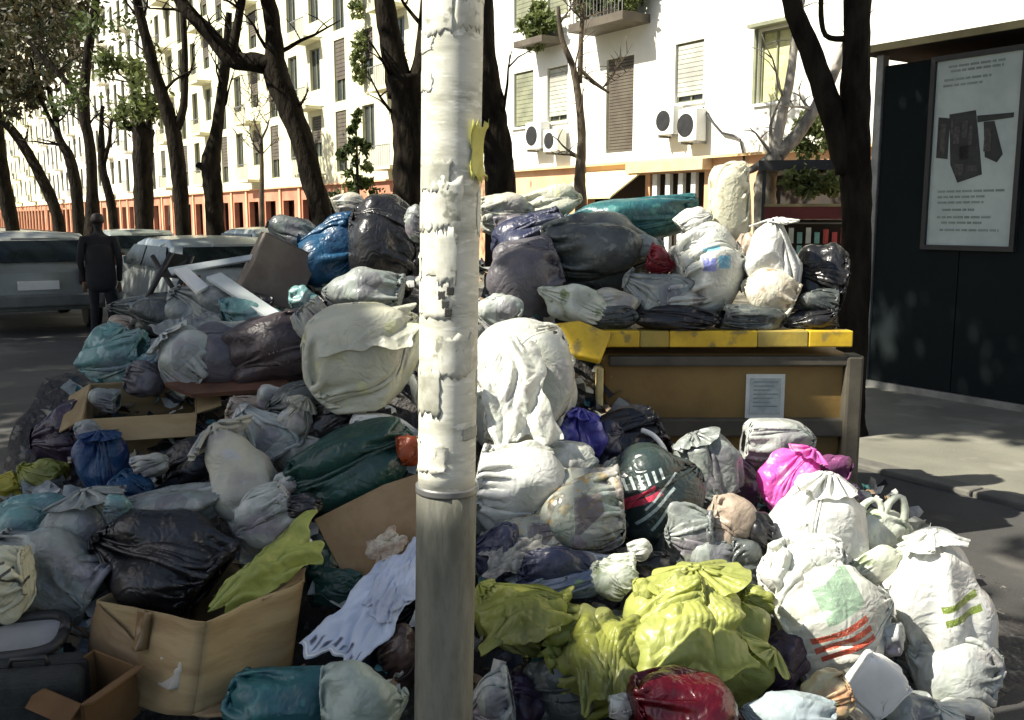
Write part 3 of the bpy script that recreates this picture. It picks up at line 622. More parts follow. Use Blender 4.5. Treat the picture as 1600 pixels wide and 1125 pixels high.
# ------------------------------------------------------------------ lamp pole in front
PD = 2.3; ptop = P(708, 0, PD); pbot = P(693, 1125, PD); pdir = (ptop - pbot).normalized()
base = pbot - pdir * (pbot.z / pdir.z); prr = .0705
pole = empty('lamp_post', base); tag(pole, 'pole plastered with torn white paper standing before the heap', 'lamp post')
def pz(h, r, ang): # on the pole
    a = Vector((math.cos(ang), math.sin(ang), 0)) * r; return pdir * (h / pdir.z) + a
M_pole = mat('papered_pole', (0.58, 0.57, 0.48), 0.75, (0.32, 0.32, 0.25), 8, (.46, .74), stretch=(1.0, 1.0, 3.6), bump=0.3, bscale=40, bdist=.002, col3=(.68, .67, .58))
M_poleb = mat('grey_pole_base', (0.17, 0.167, 0.13), 0.75, (0.11, 0.108, 0.08), 6, stretch=(4, 4, 1), bump=0.3)
zj = P(690, 760, PD).z
def tubeh(h0, h1, r, n=60, nr=24, wobr=0, seed=0):
    rnd = random.Random(seed); m = MB(); 
    pts = [pdir * ((h0 + (h1-h0)*i/n) / pdir.z) for i in range(n + 1)]
    m.tube(pts, [r * (1 + wobr * (rnd.random() - .5)) for _ in pts], nr); return m
tubeh(zj, 5.2, prr, 90, 40, .004).build('shaft', M_pole, pole, True)
tubeh(0, zj - .002, prr + .004, 10, 40).build('sleeve', M_poleb, pole, True)
tubeh(zj - .012, zj + .006, prr + .006, 4, 40).build('collar', M_metal, pole, True)
M_pp = [mat('paper_white', (0.68, 0.67, 0.57), 0.8, (0.44, 0.43, 0.35), 14, bump=.3, bscale=50, bdist=.002, col3=(.26, .26, .2)), mat('paper_grey', (0.42, 0.42, 0.35), 0.8, (0.24, 0.24, 0.19), 16, bump=.3, bdist=.002), mat('tape_yellow', (0.55, 0.52, 0.10), 0.5, (0.4, 0.38, 0.08), 9, bump=.3), mat('glue_black', (0.04, 0.04, 0.035), .7, bump=.2)]
rnd = random.Random(4)
def patch(h0, h1, a0, a1, m, name='paper_scrap', lift=.0015, curl=.0, sd_=0):
    rr = random.Random(sd_); nu, nv = 14, 8; V = []; Fc = []
    for i in range(nu + 1):
        for j in range(nv + 1):
            u = i / nu; v = j / nv; eu = (rr.random() - .5) * .22 if j in (0, nv) else 0; ev = (rr.random() - .5) * .12 if i in (0, nu) else 0
            a = a0 + (a1 - a0) * (u + ev); h = h0 + (h1 - h0) * (v + eu)
            r = prr + lift + .0004 * rr.random() + curl * (abs(v - .5) * 2) ** 3 * (1 if u > .6 or u < .2 else .3)
            V.append(pz(h, r, a))
    for i in range(nu):
        for j in range(nv): a = i*(nv+1)+j; Fc.append((a, a+nv+1, a+nv+2, a+1))
    o = mobj(name, V, Fc, m, pole, True); s_ = o.modifiers.new('th', 'SOLIDIFY'); s_.thickness = .0004
    return o
for i in range(38):
    h = zj + .04 + rnd.random() * 2.0; a = rnd.uniform(math.pi * .92, math.pi * 2.08); hh = rnd.uniform(.015, .12)
    patch(h, h + hh, a - rnd.uniform(.3, .9), a + rnd.uniform(.3, .9), M_pp[rnd.choice([0, 0, 0, 0, 0, 1])] if hh > .03 else M_pp[rnd.choice([1, 1, 0, 0])], lift=.0007 + i * .00003, curl=rnd.choice([0, 0, 0, 0, .004]), sd_=i)
zy = P(735, 235, PD).z
patch(zy - .07, zy + .06, math.pi * 1.72, math.pi * 2.08, M_pp[2], 'yellow_tape', .005, .012, 99)
z4 = P(690, 470, PD).z
for dx, dz in ((-.3, .01), (-.1, -.012), (.15, .02), (.05, -.03)): patch(z4 + dz, z4 + dz + .018, math.pi*1.5 + dx*.6 - .1, math.pi*1.5 + dx*.6 + .12, M_pp[3], 'glue_mark', .006, 0, int(dx*100+500))
MB().tube([(0, 0, 5.0), (0, 0, 5.6), (.4, .3, 6.0), (1.0, .8, 6.1)], [.05, .045, .04, .04], 12).build('lamp_arm', M_metal, pole, True)

# ------------------------------------------------------------------ rubbish container
BD = 4.55
x0 = P(932, 560, BD).x; x1 = P(1346, 560, BD).x; zr = P(1100, 545, BD).z; dep = 1.0
bn = empty('rubbish_container', (x0, BD, 0)); tag(bn, 'wheeled street container with yellow rim, body darkened for shade, buried in bags', 'rubbish container'); Wb = x1 - x0
M_bin = mat('bin_body_shaded', srgb(132, 106, 56), 0.65, srgb(112, 88, 46), 2.0, bump=.25)  # same yellow plastic as the rim, its shade put into the colour
M_bind = mat('bin_frame', (0.085, 0.075, 0.052), 0.7, (0.055, 0.048, 0.034), 4, bump=.2)
M_rim = mat('bin_rim', srgb(216, 180, 40), 0.55, srgb(184, 150, 34), 5, bump=.2, col3=srgb(140, 122, 60))
M_rimg = mat('bin_rim_grey', srgb(140, 126, 66), 0.6, srgb(165, 142, 56), 6, bump=.2)
M_cream = mat('cream_strip', srgb(225, 205, 140), .6, bump=.1)
# tapered tub
m = MB(); a = .06
m.v = [Vector(p) for p in ((a, a, .18), (Wb-a, a, .18), (Wb-a, dep-a, .18), (a, dep-a, .18), (0.03, 0.03, zr-.03), (Wb-.03, .03, zr-.03), (Wb-.03, dep, zr-.03), (.03, dep, zr-.03))]
m.f = [(0,3,2,1), (4,5,6,7), (0,1,5,4), (1,2,6,5), (2,3,7,6), (3,0,4,7)]
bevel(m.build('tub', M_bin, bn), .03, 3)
bevel(MB().box(.06, Wb-.0, -.012, .04, zr-.085, zr-.035).build('top_band', M_bind, bn), .01)
zp = P(1100, 655, BD).z
bevel(MB().box(.04, Wb-.05, .0, .06, zp-.09, zp).build('mid_band', M_bind, bn), .01)
bevel(MB().box(Wb-.075, Wb+.01, -.02, .1, .2, zr-.03).build('corner_post', M_bind, bn), .015)
bevel(MB().box(.0, .035, -.012, .06, .45, zr-.09).build('corner_strip', M_cream, bn), .01)
for i, (f0, f1, mt) in enumerate(((-.0, .1585, M_rim), (.16, .2685, M_rimg), (.27, .5985, M_rim), (.60, .7885, M_rimg), (.79, .955, M_rim))):
    bevel(MB().box(f0*Wb, f1*Wb, -.035, .05, zr+.012, zr+.09).build('rim_segment', mt, bn), .006)
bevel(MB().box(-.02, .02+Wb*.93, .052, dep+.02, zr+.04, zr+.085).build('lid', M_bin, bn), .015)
# bent yellow lid corner at the left
bevel(MB().slab([P(842, 508, 4.45), P(905, 500, 4.5), P(955, 520, 4.42), P(938, 562, 4.36), P(872, 548, 4.38)], .03).build('bent_lid_corner', M_rim, None), .008)
o = bpy.context.scene.objects['bent_lid_corner']; o.parent = bn; o.matrix_parent_inverse = Matrix.Translation(-Vector((x0, BD, 0)))
sx0 = P(1168, 600, BD).x - x0; sx1 = P(1229, 600, BD).x - x0; sz1 = P(1200, 586, BD).z; sz0 = P(1200, 655, BD).z
stk = MB().box(sx0, sx1, .026, .034, sz0, sz1).build('sticker', mat('sticker_white', (.72, .74, .68), .4, bump=0), bn)
MB().box(sx0+.02, sx1-.02, .021, .0255, sz0+.02, sz1-.02).build('printed_panel', mat('sticker_grey', (.42, .46, .44), .4, (.3, .34, .33), 20, bump=0), stk)
for i in range(7): MB().box(sx0+.035, sx1-.035-.02*(i % 3), .0195, .0208, sz1-.04-.02*i, sz1-.034-.02*i).build('printed_line', M_ink2, stk)
for wx in (.15, Wb-.15):
    for wy in (.15, dep-.15):
        wh = MB().tube([(wx-.03, wy, .09), (wx+.03, wy, .09)], .09, 18).build('wheel', M_black, bn)

# ------------------------------------------------------------------ bags
PILE = []
def worley(p, pts):
    d = ((p[:, None, :] - pts[None]) ** 2).sum(-1); d.partition(1, axis=1); return np.sqrt(d[:, 0]), np.sqrt(d[:, 1])
def tri(x): return np.abs((x % 1) - .5) * 2
def wrinkle(p, rg, amp=1.0, f=1.6, octaves=4):
    q = p + .25 * np.sin(p[:, [1, 2, 0]] * 2.7 + rg.uniform(0, 6, 3)) + .1 * np.sin(p[:, [2, 0, 1]] * 6.1 + rg.uniform(0, 6, 3))
    h = np.zeros(len(p)); a = 1.0
    for o in range(octaves):
        for _ in range(2):
            d = rg.normal(size=3); d /= np.linalg.norm(d)
            w_ = .5 + .5 * np.sin(q @ (rg.normal(size=3) * 1.6) + rg.uniform(0, 6))
            t = tri((q @ d) * f + rg.uniform()); h += a * w_ * (1 - t) ** 1.6
        a *= .58; f *= 1.75
    pts = rg.normal(size=(70, 3)); pts /= np.linalg.norm(pts, axis=1)[:, None]; pts *= rg.uniform(.7, 1.15, (70, 1))
    f1, f2 = worley(q, pts)
    return amp * (h - h.mean()) * .5 + amp * (-1.6 * f1 + .9 * np.minimum(f2 - f1, .25))
# ------------------------------------------------------------------ film: thin sheets relaxed over lumpy contents
def proj(A, B, L, k, kc=None):
    d = B - A; l = np.sqrt((d * d).sum(-1)) + 1e-7; e = (l - L) / l
    if kc is not None: e = np.where(e < 0, e * kc, e)
    d *= (k * .5 * e)[..., None]; A += d; B -= d
def elen(A, B): return np.sqrt(((B - A) ** 2).sum(-1))
def relax(X, X0, steps, passes, wrap, pins, collide, g, rg, damp=.9, comp=.55):
    nv, nu, _ = X.shape; V = np.zeros_like(X)
    ne = nv - nv % 2; fam = []
    Hh_ = elen(X0, np.roll(X0, -1, 1)); Vv_ = elen(X0[:-1], X0[1:]); D1 = elen(X0[:-1], np.roll(X0, -1, 1)[1:]); D2 = elen(np.roll(X0, -1, 1)[:-1], X0[1:])
    B2 = elen(X0, np.roll(X0, -2, 1)); W2 = elen(X0[:-2], X0[2:])
    def hor(X, off):
        if wrap and off: Y = np.roll(X, -1, 1); L = np.roll(Hh_, -1, 1)[:, 0::2]; proj(Y[:, 0::2], Y[:, 1::2], L, 1, comp); return np.roll(Y, 1, 1)
        a = X[:, off:nu-1:2]; b = X[:, off+1:nu:2]; proj(a, b, Hh_[:, off:off+2*a.shape[1]:2], 1, comp); return X
    for s in range(steps):
        P0 = X.copy(); X = X + V * damp + g(X, s)
        for _ in range(passes):
            X = hor(X, 0); X = hor(X, 1)
            for o in (0, 1):
                a = X[o:nv-1:2]; b = X[o+1:nv:2]; proj(a, b, Vv_[o::2][:len(a)], 1, comp)
            for o in (0, 1):
                Y = np.roll(X, -1, 1); m = nv - 1 - o
                n = (nv - 1 - o + 1) // 2
                c = slice(None) if wrap else slice(0, nu - 1)
                A = X[o:nv-1:2]; Bv = Y[o+1:nv:2].copy(); B_ = Bv.copy(); A_ = A.copy(); proj(A_[:, c], B_[:, c], D1[o::2][:len(A)][:, c], .5, .5)
                X[o+1:nv:2] += np.roll(B_ - Bv, 1, 1); X[o:nv-1:2] = A_
                Y = np.roll(X, -1, 1); A = Y[o:nv-1:2].copy(); A_ = A.copy(); B_ = X[o+1:nv:2].copy(); proj(A_[:, c], B_[:, c], D2[o::2][:len(A)][:, c], .5, .5)
                X[o+1:nv:2] = B_; X[o:nv-1:2] += np.roll(A_ - A, 1, 1)
            # gentle bending resistance
            if wrap:
                Y = np.roll(X, -2, 1); d = Y - X; l = np.sqrt((d*d).sum(-1)) + 1e-7; cr = d * (.06 * (l - B2) / l)[..., None]; X = X + cr - np.roll(cr, 2, 1)
            d = X[2:] - X[:-2]; l = np.sqrt((d*d).sum(-1)) + 1e-7; cr = d * (.06 * (l - W2) / l)[..., None]; X[:-2] += cr; X[2:] -= cr
            if pins is not None: X[pins[0]] = pins[1]
            X = collide(X)
        V = X - P0
    return X
def make_film(seed, nu=104, nv=74, lumps=9, boxy=.3, steps=110, slack=1.13):
    rg = np.random.RandomState(seed); t = np.linspace(0, 1, nv); ph = np.linspace(0, 2*np.pi, nu, endpoint=False)
    body = t < .82; a = np.clip(t / .82, .02, 1) * R(150); r = np.sin(a); z = -np.cos(a)
    k = np.clip((t - .82) / .18, 0, 1); r = np.where(body, r, .5); z = np.where(body, z, .866 + .42 * k)
    X0 = np.stack([r[:, None] * np.cos(ph), r[:, None] * np.sin(ph), np.repeat(z[:, None], nu, 1)], -1) * slack
    X0 = X0.astype(np.float32)
    el = np.array([rg.uniform(.8, 1.05), rg.uniform(.8, 1.05), rg.uniform(.8, 1.0)])
    C = rg.normal(size=(lumps, 3)); C /= np.linalg.norm(C, axis=1)[:, None]; rr = rg.uniform(.22, .5, lumps); C *= (.84 - rr)[:, None] * el
    C = np.concatenate([C, [[0, 0, -.25]]]); rr = np.append(rr, .5)
    boxes = []
    for _ in range(rg.poisson(boxy * 3)):
        M_ = np.array(Euler(rg.uniform(0, 3, 3)).to_matrix()); boxes.append((rg.normal(size=3) * .22, M_, rg.uniform(.18, .42, 3)))
    fl = -.72 * el[2]
    def collide(X):
        for c, q in zip(C, rr):
            d = X - c; l2 = (d * d).sum(-1); m = l2 < q * q
            if m.any(): dm = d[m]; X[m] = c + dm * (q / np.sqrt(l2[m] + 1e-9))[:, None]
        for c, M_, h in boxes:
            L_ = (X - c) @ M_; pen = h - np.abs(L_); m = (pen > 0).all(-1)
            if m.any():
                lm = L_[m]; pm = pen[m]; ax = pm.argmin(1); ii = np.arange(len(ax)); sg = np.sign(lm[ii, ax]); lm[ii, ax] = sg * h[ax]; X[m] = lm @ M_.T + c
        X[..., 2] = np.maximum(X[..., 2], fl); return X
    X = X0 + rg.normal(size=X0.shape).astype(np.float32) * .012
    X = X + .03 * np.sin(X[..., [1, 2, 0]] * 9 + rg.uniform(0, 6, 3)).astype(np.float32)
    nr = int(.84 * nv); kf = np.linspace(0, 1, nv - nr)[:, None]; ruf = 1 + (.5 * np.sin(ph * rg.randint(3, 6) + rg.uniform(0, 6)) + .35 * np.sin(ph * rg.randint(7, 11)))[None] * kf
    zt_ = (C[:, 2] + rr).max() + .1; lean_ = rg.normal(size=2) * .25
    X[nr:, :, 0] = (.07 + .28 * kf) * ruf * np.cos(ph) + lean_[0] * kf; X[nr:, :, 1] = (.07 + .2 * kf) * ruf * np.sin(ph) + lean_[1] * kf; X[nr:, :, 2] = zt_ + .42 * kf * (1 + .2 * np.sin(ph * 2 + 1)); zn = (C[:, 2] + rr).max() + .1; off = rg.normal(size=2) * .08
    rn = .065 * (1 + .5 * np.sin(ph * 11) * rg.uniform(.5, 1, nu)); ring = np.stack([rn * np.cos(ph) + off[0], rn * np.sin(ph) + off[1], np.full(nu, zn)], -1)
    def g(X, s):
        f = np.zeros_like(X); f[:nr] = -X[:nr] * .0035; f[..., 2] -= .0035
        f[nr+1:, :, :2] += (X[nr+1:, :, :2] - X[nr+1:, :, :2].mean((0, 1))) * .006; f[nr+1:, :, 2] += .0022; return f
    full = ring; st = X[nr].copy()
    pins = [nr, full]
    for s in range(6):
        pins[1] = st + (full - st) * ((s + 1) / 6); X = relax(X, X0, 5, 2, True, pins, collide, g, rg)
    X = relax(X, X0, steps, 3, True, pins, collide, g, rg)
    X[0] = X[0].mean(0); X[1] = X[0] * .5 + X[1] * .5; V = X.reshape(-1, 3).astype(np.float64)
    nb = X[:nr].reshape(-1, 3); lo = nb.min(0); hi = nb.max(0); c = (lo + hi) / 2; return (V - c) / ((hi - lo) / 2), zn, nr
FILMS = [make_film(k, boxy=(0, .7, .25, 1.0)[k % 4], lumps=(9, 7, 12)[k % 3]) for k in range(12)] + [make_film(40 + k, lumps=(4, 6)[k % 2], slack=(1.38, 1.3)[k % 2], boxy=.4) for k in range(8)]
FNU, FNV = 104, 74
_i = np.arange(FNV - 1)[:, None] * FNU; _j = np.arange(FNU)[None]; _j2 = (_j + 1) % FNU
FQ = np.stack([_i + _j, _i + _j2, _i + FNU + _j2, _i + FNU + _j], -1).reshape(-1, 4)
_cap = len(FQ)
def printed(m, prints):
    """film carrying flat printed blocks: (x0, x1, z0, z1, turn, colour) on its front"""
    m = m.copy(); t = m.node_tree; N = t.nodes; L = t.links; b = N['Principled BSDF']; cur = b.inputs['Base Color'].links[0].from_socket
    at = N.new('ShaderNodeAttribute'); at.attribute_name = 'film_place'; sp = N.new('ShaderNodeSeparateXYZ'); L.new(at.outputs['Vector'], sp.inputs[0])
    def mth(op, a, b_=None, c=None):
        n = N.new('ShaderNodeMath'); n.operation = op
        for i_, q_ in enumerate((a, b_, c)):
            if q_ is None: continue
            if isinstance(q_, (int, float)): n.inputs[i_].default_value = q_
            else: L.new(q_, n.inputs[i_])
        return n.outputs[0]
    X_, Y_, Z_ = sp.outputs; fr = mth('LESS_THAN', Y_, .15)
    wn = N.new('ShaderNodeTexNoise'); wn.inputs['Scale'].default_value = 60; L.new(at.outputs['Vector'], wn.inputs['Vector']); wear = mth('GREATER_THAN', wn.outputs[0], .36)
    for (x0, x1, z0, z1, ang, cc) in prints:
        ca, sa = math.cos(R(ang)), math.sin(R(ang))
        xx = mth('MULTIPLY_ADD', Z_, sa, mth('MULTIPLY', X_, ca)); zz = mth('MULTIPLY_ADD', X_, -sa, mth('MULTIPLY', Z_, ca))
        mx_ = mth('LESS_THAN', mth('ABSOLUTE', mth('SUBTRACT', xx, (x0 + x1) / 2)), (x1 - x0) / 2); mz_ = mth('LESS_THAN', mth('ABSOLUTE', mth('SUBTRACT', zz, (z0 + z1) / 2)), (z1 - z0) / 2)
        k = mth('MULTIPLY', mth('MULTIPLY', mth('MULTIPLY', mx_, mz_), fr), wear)
        x = N.new('ShaderNodeMix'); x.data_type = 'RGBA'; L.new(k, x.inputs[0]); L.new(cur, x.inputs[6]); x.inputs[7].default_value = (*cc[:3], 1); cur = x.outputs[2]
    L.new(cur, b.inputs['Base Color']); return m
def bag(label, px, py, wpx, hpx, D, m, tilt=0, seed=None, neck=None, wr=.05, sq=.85, th=.85, lump=.2, name='rubbish_bag', cat='rubbish bag', group=None, prints=None, lean=0, pile=True, res=None, pleat=.05, sag=.18, handles=False, knot=True, yaw=0, film=None):
    seed = seed if seed is not None else int(px * 7 + py); rg = np.random.RandomState(seed); nu, nv = FNU, FNV
    s = scale(py, D); Wm = wpx * s / 2 * 1.05; Hm = hpx * s / 2 * 1.05; Tm = th * (Wm + Hm) / 2
    fk = film if film is not None else (rg.randint(12, 20) if wr >= .065 or rg.uniform() < .3 else rg.randint(0, 12))
    V0, zn, nr = FILMS[fk]; v = V0.copy()
    v = v @ np.array(Matrix.Rotation(rg.uniform(0, 6.28), 3, 'Z')).T
    if rg.uniform() < .5: v[:, 0] *= -1
    nb = nr * nu
    if neck:
        tuft = v[nb:]; zt = v[nb, 2]; v[nb:, 2] = zt + (tuft[:, 2] - zt) * min(1, neck * 1.1 + .1)
    else:                               # knot turned away
        kc_ = v[nb:nb+nu].mean(0); v[nb:] = kc_ + (v[nb:] - kc_) * .45
        v = v @ np.array(Matrix.Rotation(R(rg.uniform(-40, 8)), 3, 'X') @ Matrix.Rotation(R(rg.choice([-1, 1]) * rg.uniform(48, 115) * 1.0), 3, 'Y')).T
    lo = v[:nb].min(0); hi = v[:nb].max(0); v = (v - (lo + hi) / 2) / ((hi - lo) / 2)
    if sq < .75: v[:, :3] = np.where(np.abs(v) < 1, np.sign(v) * np.abs(v) ** (sq + .12), v)
    rad = np.linalg.norm(v, axis=1)[:, None]
    nrm = v / np.maximum(rad, .2)
    body = (np.arange(len(v)) < nb)
    v = v * (1 + (wrinkle(nrm, rg, .014 + wr * .38) * np.where(body, 1, .3))[:, None])
    for _ in range(3):                 # flattened where neighbours press on it
        d = rg.normal(size=3); d[2] *= .7; d /= np.linalg.norm(d)
        if d[2] > .3: d[2] *= -1
        cc = rg.uniform(.6, .9); k = np.clip(v @ d - cc, 0, 1.2); v = v - d[None] * (k * .6)[:, None]
    base = v.copy()
    v = v * np.array([Wm, Tm, Hm])
    Mx = Matrix.Rotation(R(tilt), 3, 'Y') @ Matrix.Rotation(R(lean), 3, 'X')
    v = v @ np.array(Mx).T
    o = npobj(name, v, FQ, m); o.location = P(px, py, D)
    if prints:
        at = o.data.attributes.new('film_place', 'FLOAT_VECTOR', 'POINT'); at.data.foreach_set('vector', base.astype(np.float32).ravel())
        o.data.materials[0] = printed(m, prints)
    tag(o, label, cat, group)
    if neck and knot:
        kc = base[nb:nb + nu].mean(0) * np.array([Wm, Tm, Hm]); kp = Vector(np.array(Mx) @ kc); rr = .075 * (Wm + Tm) / 2
        k = MB(); ring = [(rr*math.cos(q), rr*.9*math.sin(q), .1*rr*math.sin(3*q)) for q in np.linspace(0, 2*math.pi, 15)]
        k.tube(ring, rr * .45, 8, wob=.25, rnd=random.Random(seed)); k.v = [Mx @ p + kp for p in k.v]; k.build('knot', m, o, True)
    if handles:
        for sgn in (-1, 1):
            k = MB(); pts = []
            for q in np.linspace(0, math.pi, 11): pts.append((sgn * Wm * (.18 + .34 * math.cos(q) * .8 + .1), -Tm * .2, Hm * (.7 + .75 * math.sin(q) * (1 if sgn > 0 else .7))))
            k.tube(pts, [.009 + .008 * abs(math.cos(q)) for q in np.linspace(0, math.pi, 11)], 8, wob=.3, rnd=random.Random(seed)); k.v = [Mx @ p for p in k.v]; k.build('handle', m, o, True)
    if pile: PILE.append((o.location.x, o.location.y, o.location.z, Wm, Hm))
    return o
def film(label, corners, m, seed=0, pile=False, th=.35, **kw):
    xs = [c[0] for c in corners]; ys = [c[1] for c in corners]; D = sum(c[2] for c in corners) / 4
    dx = (corners[1][0] + corners[2][0] - corners[0][0] - corners[3][0]) / 2; dy = (corners[1][1] + corners[2][1] - corners[0][1] - corners[3][1]) / 2
    ex = (corners[3][0] + corners[2][0] - corners[0][0] - corners[1][0]) / 2; ey = (corners[3][1] + corners[2][1] - corners[0][1] - corners[1][1]) / 2
    return bag(label, sum(xs) / 4, sum(ys) / 4, math.hypot(dx, dy) * 1.08, math.hypot(ex, ey) * 1.12, D, m, tilt=math.degrees(math.atan2(dy, dx)), seed=seed + 100, wr=.1, th=th, name='crumpled_film', cat='plastic film', pile=False, film=12 + seed % 8)
def cloth(label, corners, m, n=(46, 34), amp=.03, f=2.2, seed=0, name='cloth', cat='cloth', th=.004, bulge=0, pile=True, group=None, prints=None):
    """corners: four (px, py, D) going round"""
    rg = np.random.RandomState(seed + 5); c = [np.array(P(*q)) for q in corners]; nu, nv = n
    U, Vv = np.meshgrid(np.linspace(0, 1, nu), np.linspace(0, 1, nv), indexing='ij'); U = U.ravel()[:, None]; Vv = Vv.ravel()[:, None]
    e = .06 * np.sin(Vv * 9 + rg.uniform(0, 6)) + .03 * np.sin(Vv * 21); g = .06 * np.sin(U * 8 + rg.uniform(0, 6)) + .03 * np.sin(U * 19)
    u2 = U + e * (np.abs(U - .5) * 2) ** 2; v2 = Vv + g * (np.abs(Vv - .5) * 2) ** 2
    p = (1-u2)*(1-v2)*c[0] + u2*(1-v2)*c[1] + u2*v2*c[2] + (1-u2)*v2*c[3]
    nr = np.cross(c[1] - c[0], c[3] - c[0]); sz = math.sqrt(np.linalg.norm(nr)); nr /= np.linalg.norm(nr)
    if nr[1] > 0: nr = -nr
    q = np.concatenate([U * 1.6, Vv * 1.6, U * 0], 1); h = wrinkle(q - .8, rg, 1.0, f) 
    p = p + nr * (h[:, None] * amp + bulge * np.sin(np.pi * np.clip(U, 0, 1)) * np.sin(np.pi * np.clip(Vv, 0, 1)))
    ctr = p.mean(0); p = p - ctr
    i = np.arange(nu - 1)[:, None] * nv; j = np.arange(nv - 1)[None]
    Qd = np.stack([i + j, i + j + nv, i + j + nv + 1, i + j + 1], -1).reshape(-1, 4)
    o = npobj(name, p, Qd, m); o.location = ctr; s_ = o.modifiers.new('thickness', 'SOLIDIFY'); s_.thickness = th
    if prints or m.node_tree.nodes.get('Attribute'):
        prints = prints or []
        colr = np.zeros((len(p), 4), dtype=np.float32)
        for (a0, a1, b0, b1, cc) in prints:
            k = (U[:, 0] > a0) & (U[:, 0] < a1) & (Vv[:, 0] > b0) & (Vv[:, 0] < b1); colr[k, :3] = cc[:3]; colr[k, 3] = 1
        at = o.data.attributes.new('print', 'FLOAT_COLOR', 'POINT'); at.data.foreach_set('color', colr.ravel())
    tag(o, label, cat, group)
    if pile: PILE.append((ctr[0], ctr[1], ctr[2], sz / 2, sz / 3))
    return o

pl_white = plastic('film_white', (.66, .66, .58), (.50, .51, .43), trans=.15, col3=(.55, .58, .5), show=0.3)
pl_white2 = plastic('film_bright_white', (.70, .70, .65), (.54, .55, .50), trans=.16, show=0.14)
pl_cream = plastic('film_cream', (.58, .57, .44), (.44, .44, .35), trans=.15, sc=4, col3=(.62, .62, .36), show=0.15)
pl_greyw = plastic('film_grey_white', (.48, .50, .46), (.26, .28, .26), rough=.3, trans=.12, col3=(.52, .53, .48), show=0.55)
pl_grey = plastic('film_grey', (.25, .27, .25), (.13, .145, .14), rough=.3, trans=.1, col3=(.32, .34, .31), show=0.4)
pl_greyd = plastic('film_dark_grey', (.085, .095, .09), (.04, .047, .045), rough=.32, trans=.05, col3=(.16, .17, .15))
pl_beige = plastic('film_beige', (.48, .46, .36), (.34, .33, .28), rough=.4, col3=(.45, .46, .45), show=0.35)
pl_black = plastic('film_black', (.011, .011, .012), (.02, .019, .02), rough=.3, trans=0)
pl_teal = plastic('film_teal', (.035, .13, .135), (.02, .08, .10), rough=.35, trans=.1, col3=(.06, .2, .19))
pl_tealp = plastic('film_pale_teal', (.16, .32, .31), (.08, .18, .19), rough=.3, trans=.15, col3=(.4, .55, .52), show=0.35)
pl_blue = plastic('film_blue', (.015, .075, .15), (.010, .035, .09), rough=.35, trans=.1)
pl_blued = plastic('film_deep_blue', (.012, .035, .12), (.012, .06, .13), rough=.35, trans=.1)
pl_viol = plastic('film_violet', (.09, .08, .42), (.05, .045, .25), rough=.35, trans=.15, col3=(.3, .3, .62))
pl_navy = plastic('film_navy', (.022, .026, .06), (.05, .055, .08), rough=.4, trans=.05)
pl_mauve = plastic('film_mauve_grey', (.13, .12, .13), (.075, .07, .08), rough=.42, trans=.06)
pl_maroon = plastic('film_maroon_grey', (.055, .04, .043), (.028, .022, .025), rough=.42, trans=.05)
pl_purple = plastic('film_dark_purple', (.035, .02, .045), (.02, .014, .028), rough=.4, trans=.03)
pl_green = plastic('film_dark_green', (.014, .055, .042), (.011, .035, .032), rough=.33, trans=.05)
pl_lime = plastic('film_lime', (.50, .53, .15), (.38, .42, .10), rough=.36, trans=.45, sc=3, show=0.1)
pl_limed = plastic('film_olive_shaded_lime', (.34, .36, .075), (.22, .24, .045), rough=.38, trans=.35, sc=3, show=0.12)  # olive copy of the lime film, darkened for bags in shade
pl_mag = plastic('film_magenta', (.80, .13, .52), (.72, .20, .55), rough=.4, trans=.3, col3=(.8, .45, .68))
pl_red = plastic('film_deep_red', (.075, .002, .006), (.04, .001, .004), rough=.25, trans=.05)
pl_tan = plastic('film_tan', (.42, .33, .25), (.28, .22, .17), rough=.45, col3=(.55, .47, .38))
pl_food = plastic('film_clear_food', (.36, .37, .31), (.12, .10, .06), rough=.22, trans=.1, sc=11, thr=(.45, .55), col3=(.42, .30, .12), show=0.75)
pl_print = plastic('film_black_print', (.03, .045, .042), (.02, .03, .03), rough=.3, trans=.03)
pl_wgreen = plastic('film_white_green', (.72, .74, .62), (.50, .56, .42), rough=.4, trans=.2, col3=(.3, .36, .2), show=0.35)
pl_yel = plastic('film_yellow', (.50, .42, .05), (.36, .31, .04), rough=.4, trans=.2)

GW = 'white shopping bags in the sunlit right of the heap'
# --- left side of the heap, back to front
bag('upright royal blue bag leaning on black bag at the top of the heap', 517, 385, 110, 130, 4.95, pl_blue, tilt=12, neck=.0, wr=.03, sq=.8, lump=.08)
bag('tall matt black bag rising just left of the pole', 606, 385, 118, 160, 4.8, pl_black, wr=.04, sq=.7)
bag('small crumpled beige bag perched above the blue bag', 548, 318, 62, 34, 5.2, pl_beige, wr=.09)
bag('grey crumpled film tucked left of the blue bag', 455, 365, 80, 55, 5.25, pl_grey, wr=.1, tilt=20)
bag('thin grey bag squeezed between the black bag and pole', 648, 350, 34, 60, 4.7, pl_grey, wr=.09)
bag('grey domed bag resting on the square cream bag', 570, 452, 122, 70, 4.0, pl_grey, wr=.025, lump=.06)
bag('big square cream bag beside the pole', 566, 556, 178, 160, 3.6, pl_cream, wr=.032, sq=.45, film=3)
bag('dark wine-grey slumped bag left of the square cream bag', 432, 552, 165, 120, 4.1, pl_maroon, tilt=-14, wr=.05)
bag('greyish mauve bag half under the dark wine-grey one', 340, 560, 130, 110, 4.15, pl_mauve, wr=.07)
bag('clear crumpled grey bag with pale glints, mid left', 288, 560, 110, 92, 4.1, pl_greyw, wr=.1, neck=.5, tilt=-40)
bag('small violet grey bag under clear crumpled one', 228, 592, 66, 60, 4.1, pl_mauve, wr=.08)
bag('turquoise torn film bag at the left shoulder of the heap', 178, 552, 92, 84, 4.35, pl_tealp, tilt=30, wr=.12, neck=.8)
